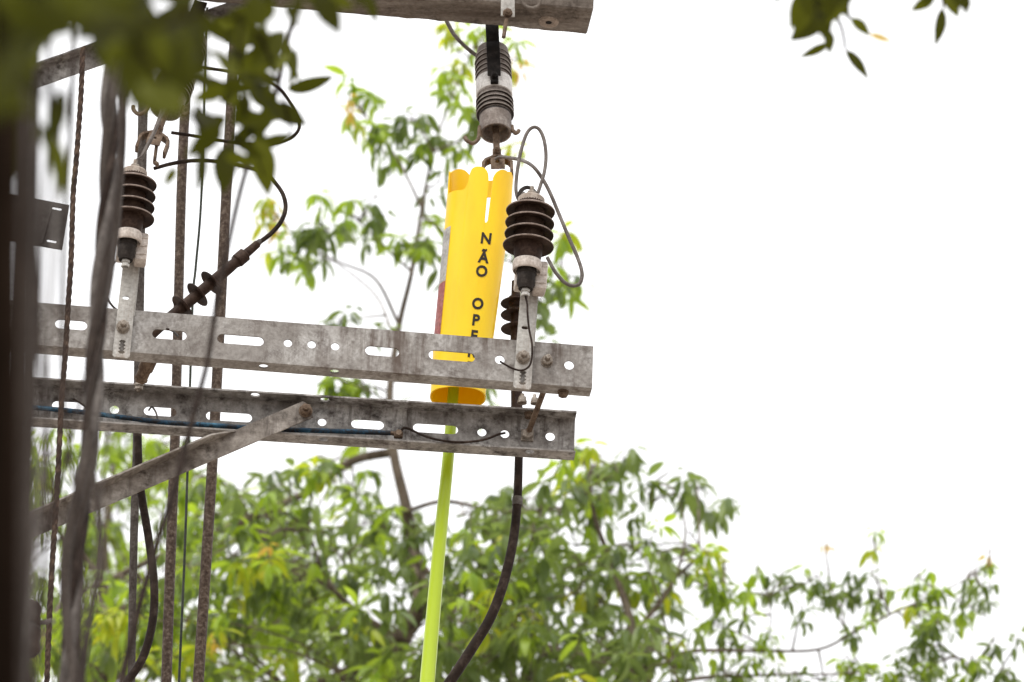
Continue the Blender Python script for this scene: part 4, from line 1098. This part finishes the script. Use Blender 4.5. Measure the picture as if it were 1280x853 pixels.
midp = [(225, 20), (330, 0), (372, 10), (366, 130), (360, 180), (320, 215), (262, 190), (225, 130)]
gaps = [(345, 22, 16, 16), (330, 62, 10, 12), (268, 62, 16, 16), (262, 92, 10, 12), (318, 132, 12, 10), (268, 146, 12, 14), (343, 160, 14, 14), (254, 190, 12, 16), (262, 118, 10, 10)]
while k < 30:
    x, y = random.uniform(220, 370), random.uniform(0, 215)
    a = random.gauss(1.2, 1.0); Lp = random.uniform(28, 62)
    t = (x + math.cos(a) * Lp, y + math.sin(a) * Lp)
    if any(not inpoly(x + (t[0] - x) * f, y + (t[1] - y) * f, midp) or any(((x + (t[0] - x) * f - h[0]) / h[2]) ** 2 + ((y + (t[1] - y) * f - h[1]) / h[3]) ** 2 < 1 for h in gaps) for f in (0, .25, .5, .75, 1)): continue
    k += 1
    near_leaf(near, (x, y), t, random.uniform(7.8, 9.6), random.choice((0, 0, 1, 2)), random.uniform(-1, 1))
for b, t, var in (((235, 30), (215, 95), 3), ((250, 45), (228, 120), 1), ((210, 40), (222, 112), 3), ((240, 70), (205, 138), 1), ((190, 30), (205, 90), 3), ((170, 40), (185, 120), 1), ((160, 60), (170, 130), 3)):
    near_leaf(near, b, t, random.uniform(5.4, 6.6), var, .3)
for b, t in (((66, 170), (82, 245)), ((60, 190), (52, 150)), ((80, 110), (60, 190))): near_leaf(near, b, t, 6.5, 2, .4)

# twig at the top right
tw = thing('leafy_twig', P(1080, -30, 9.5), 'dark leafy twig hanging into the frame at the top right', 'twig')
for pl_, r3 in (([(1080, -60), (1060, -20), (1040, 20), (1030, 45)], (3, 2, 1)), ([(1075, -50), (1130, -30), (1175, -8), (1180, 8)], (2.5, 2, 1)),
                ([(1040, 12), (1052, 35), (1057, 62)], (2.6, 2.0, 1.6)), ([(1040, 8), (1058, 18), (1066, 26), (1085, 42)], (2.6, 2.0, 1.6)), ([(1035, 25), (1035, 40), (1037, 54)], (2.6, 2.0, 1.6)), ([(1176, -10), (1179, 2), (1179, 10)], (2.6, 2.0, 1.6))):
    m = MB(); m.tube(wire_pts(pl_, 9.55), [mm(q_, 9.55) for q_ in r3], 8); m.build('stem', 'barkdark', tw)
def c9(x, y): return (860 + x / 3.0476, y / 3.0476)
for b, t, var, y, roll in (((540, 165), (428, 222), 2, 9.8, .8), ((600, 190), (694, 292), 0, 9.9, .3), ((520, 60), (392, 150), 3, 9.2, .2), ((480, -20), (540, 130), 3, 9.0, .1), ((600, -40), (500, 100), 3, 8.8, .2), ((440, -30), (400, 100), 1, 9.0, .2), ((620, 70), (700, 130), 1, 9.4, .2), ((530, 110), (550, 200), 1, 9.4, .4), ((430, 0), (560, 60), 3, 8.6, .3),
                           ((970, 30), (955, 170), 0, 9.7, .4), ((980, -20), (1035, 60), 3, 9.4, .2), ((940, -10), (850, 40), 1, 9.3, .3), ((1050, -30), (1070, 50), 1, 9.2, .4), ((560, -30), (620, 60), 1, 9.2, .3), ((360, -30), (330, 8), 1, 9.0, .3), ((1270, -20), (1262, 8), 1, 9.0, .3), ((20, -30), (60, 22), 2, 7.0, .3)):
    near_leaf(tw, c9(*b), c9(*t), y, var, roll)
for b, t, var, y in (((430, -60), (470, 60), 1, 8.4), ((520, -50), (470, 40), 3, 8.6), ((560, -60), (540, 70), 1, 8.2), ((610, -50), (590, 40), 3, 8.8), ((460, 20), (410, 130), 1, 8.8), ((500, 40), (520, 140), 1, 8.6), ((950, -60), (900, 20), 3, 8.6), ((1000, -40), (1050, 30), 1, 8.6)):
    near_leaf(tw, c9(*b), c9(*t), y, var, .2)
near_leaf(tw, c9(690, 130), c9(780, 158), 9.4, 2, .4, 'leafO')
print('objects', len(bpy.data.objects))
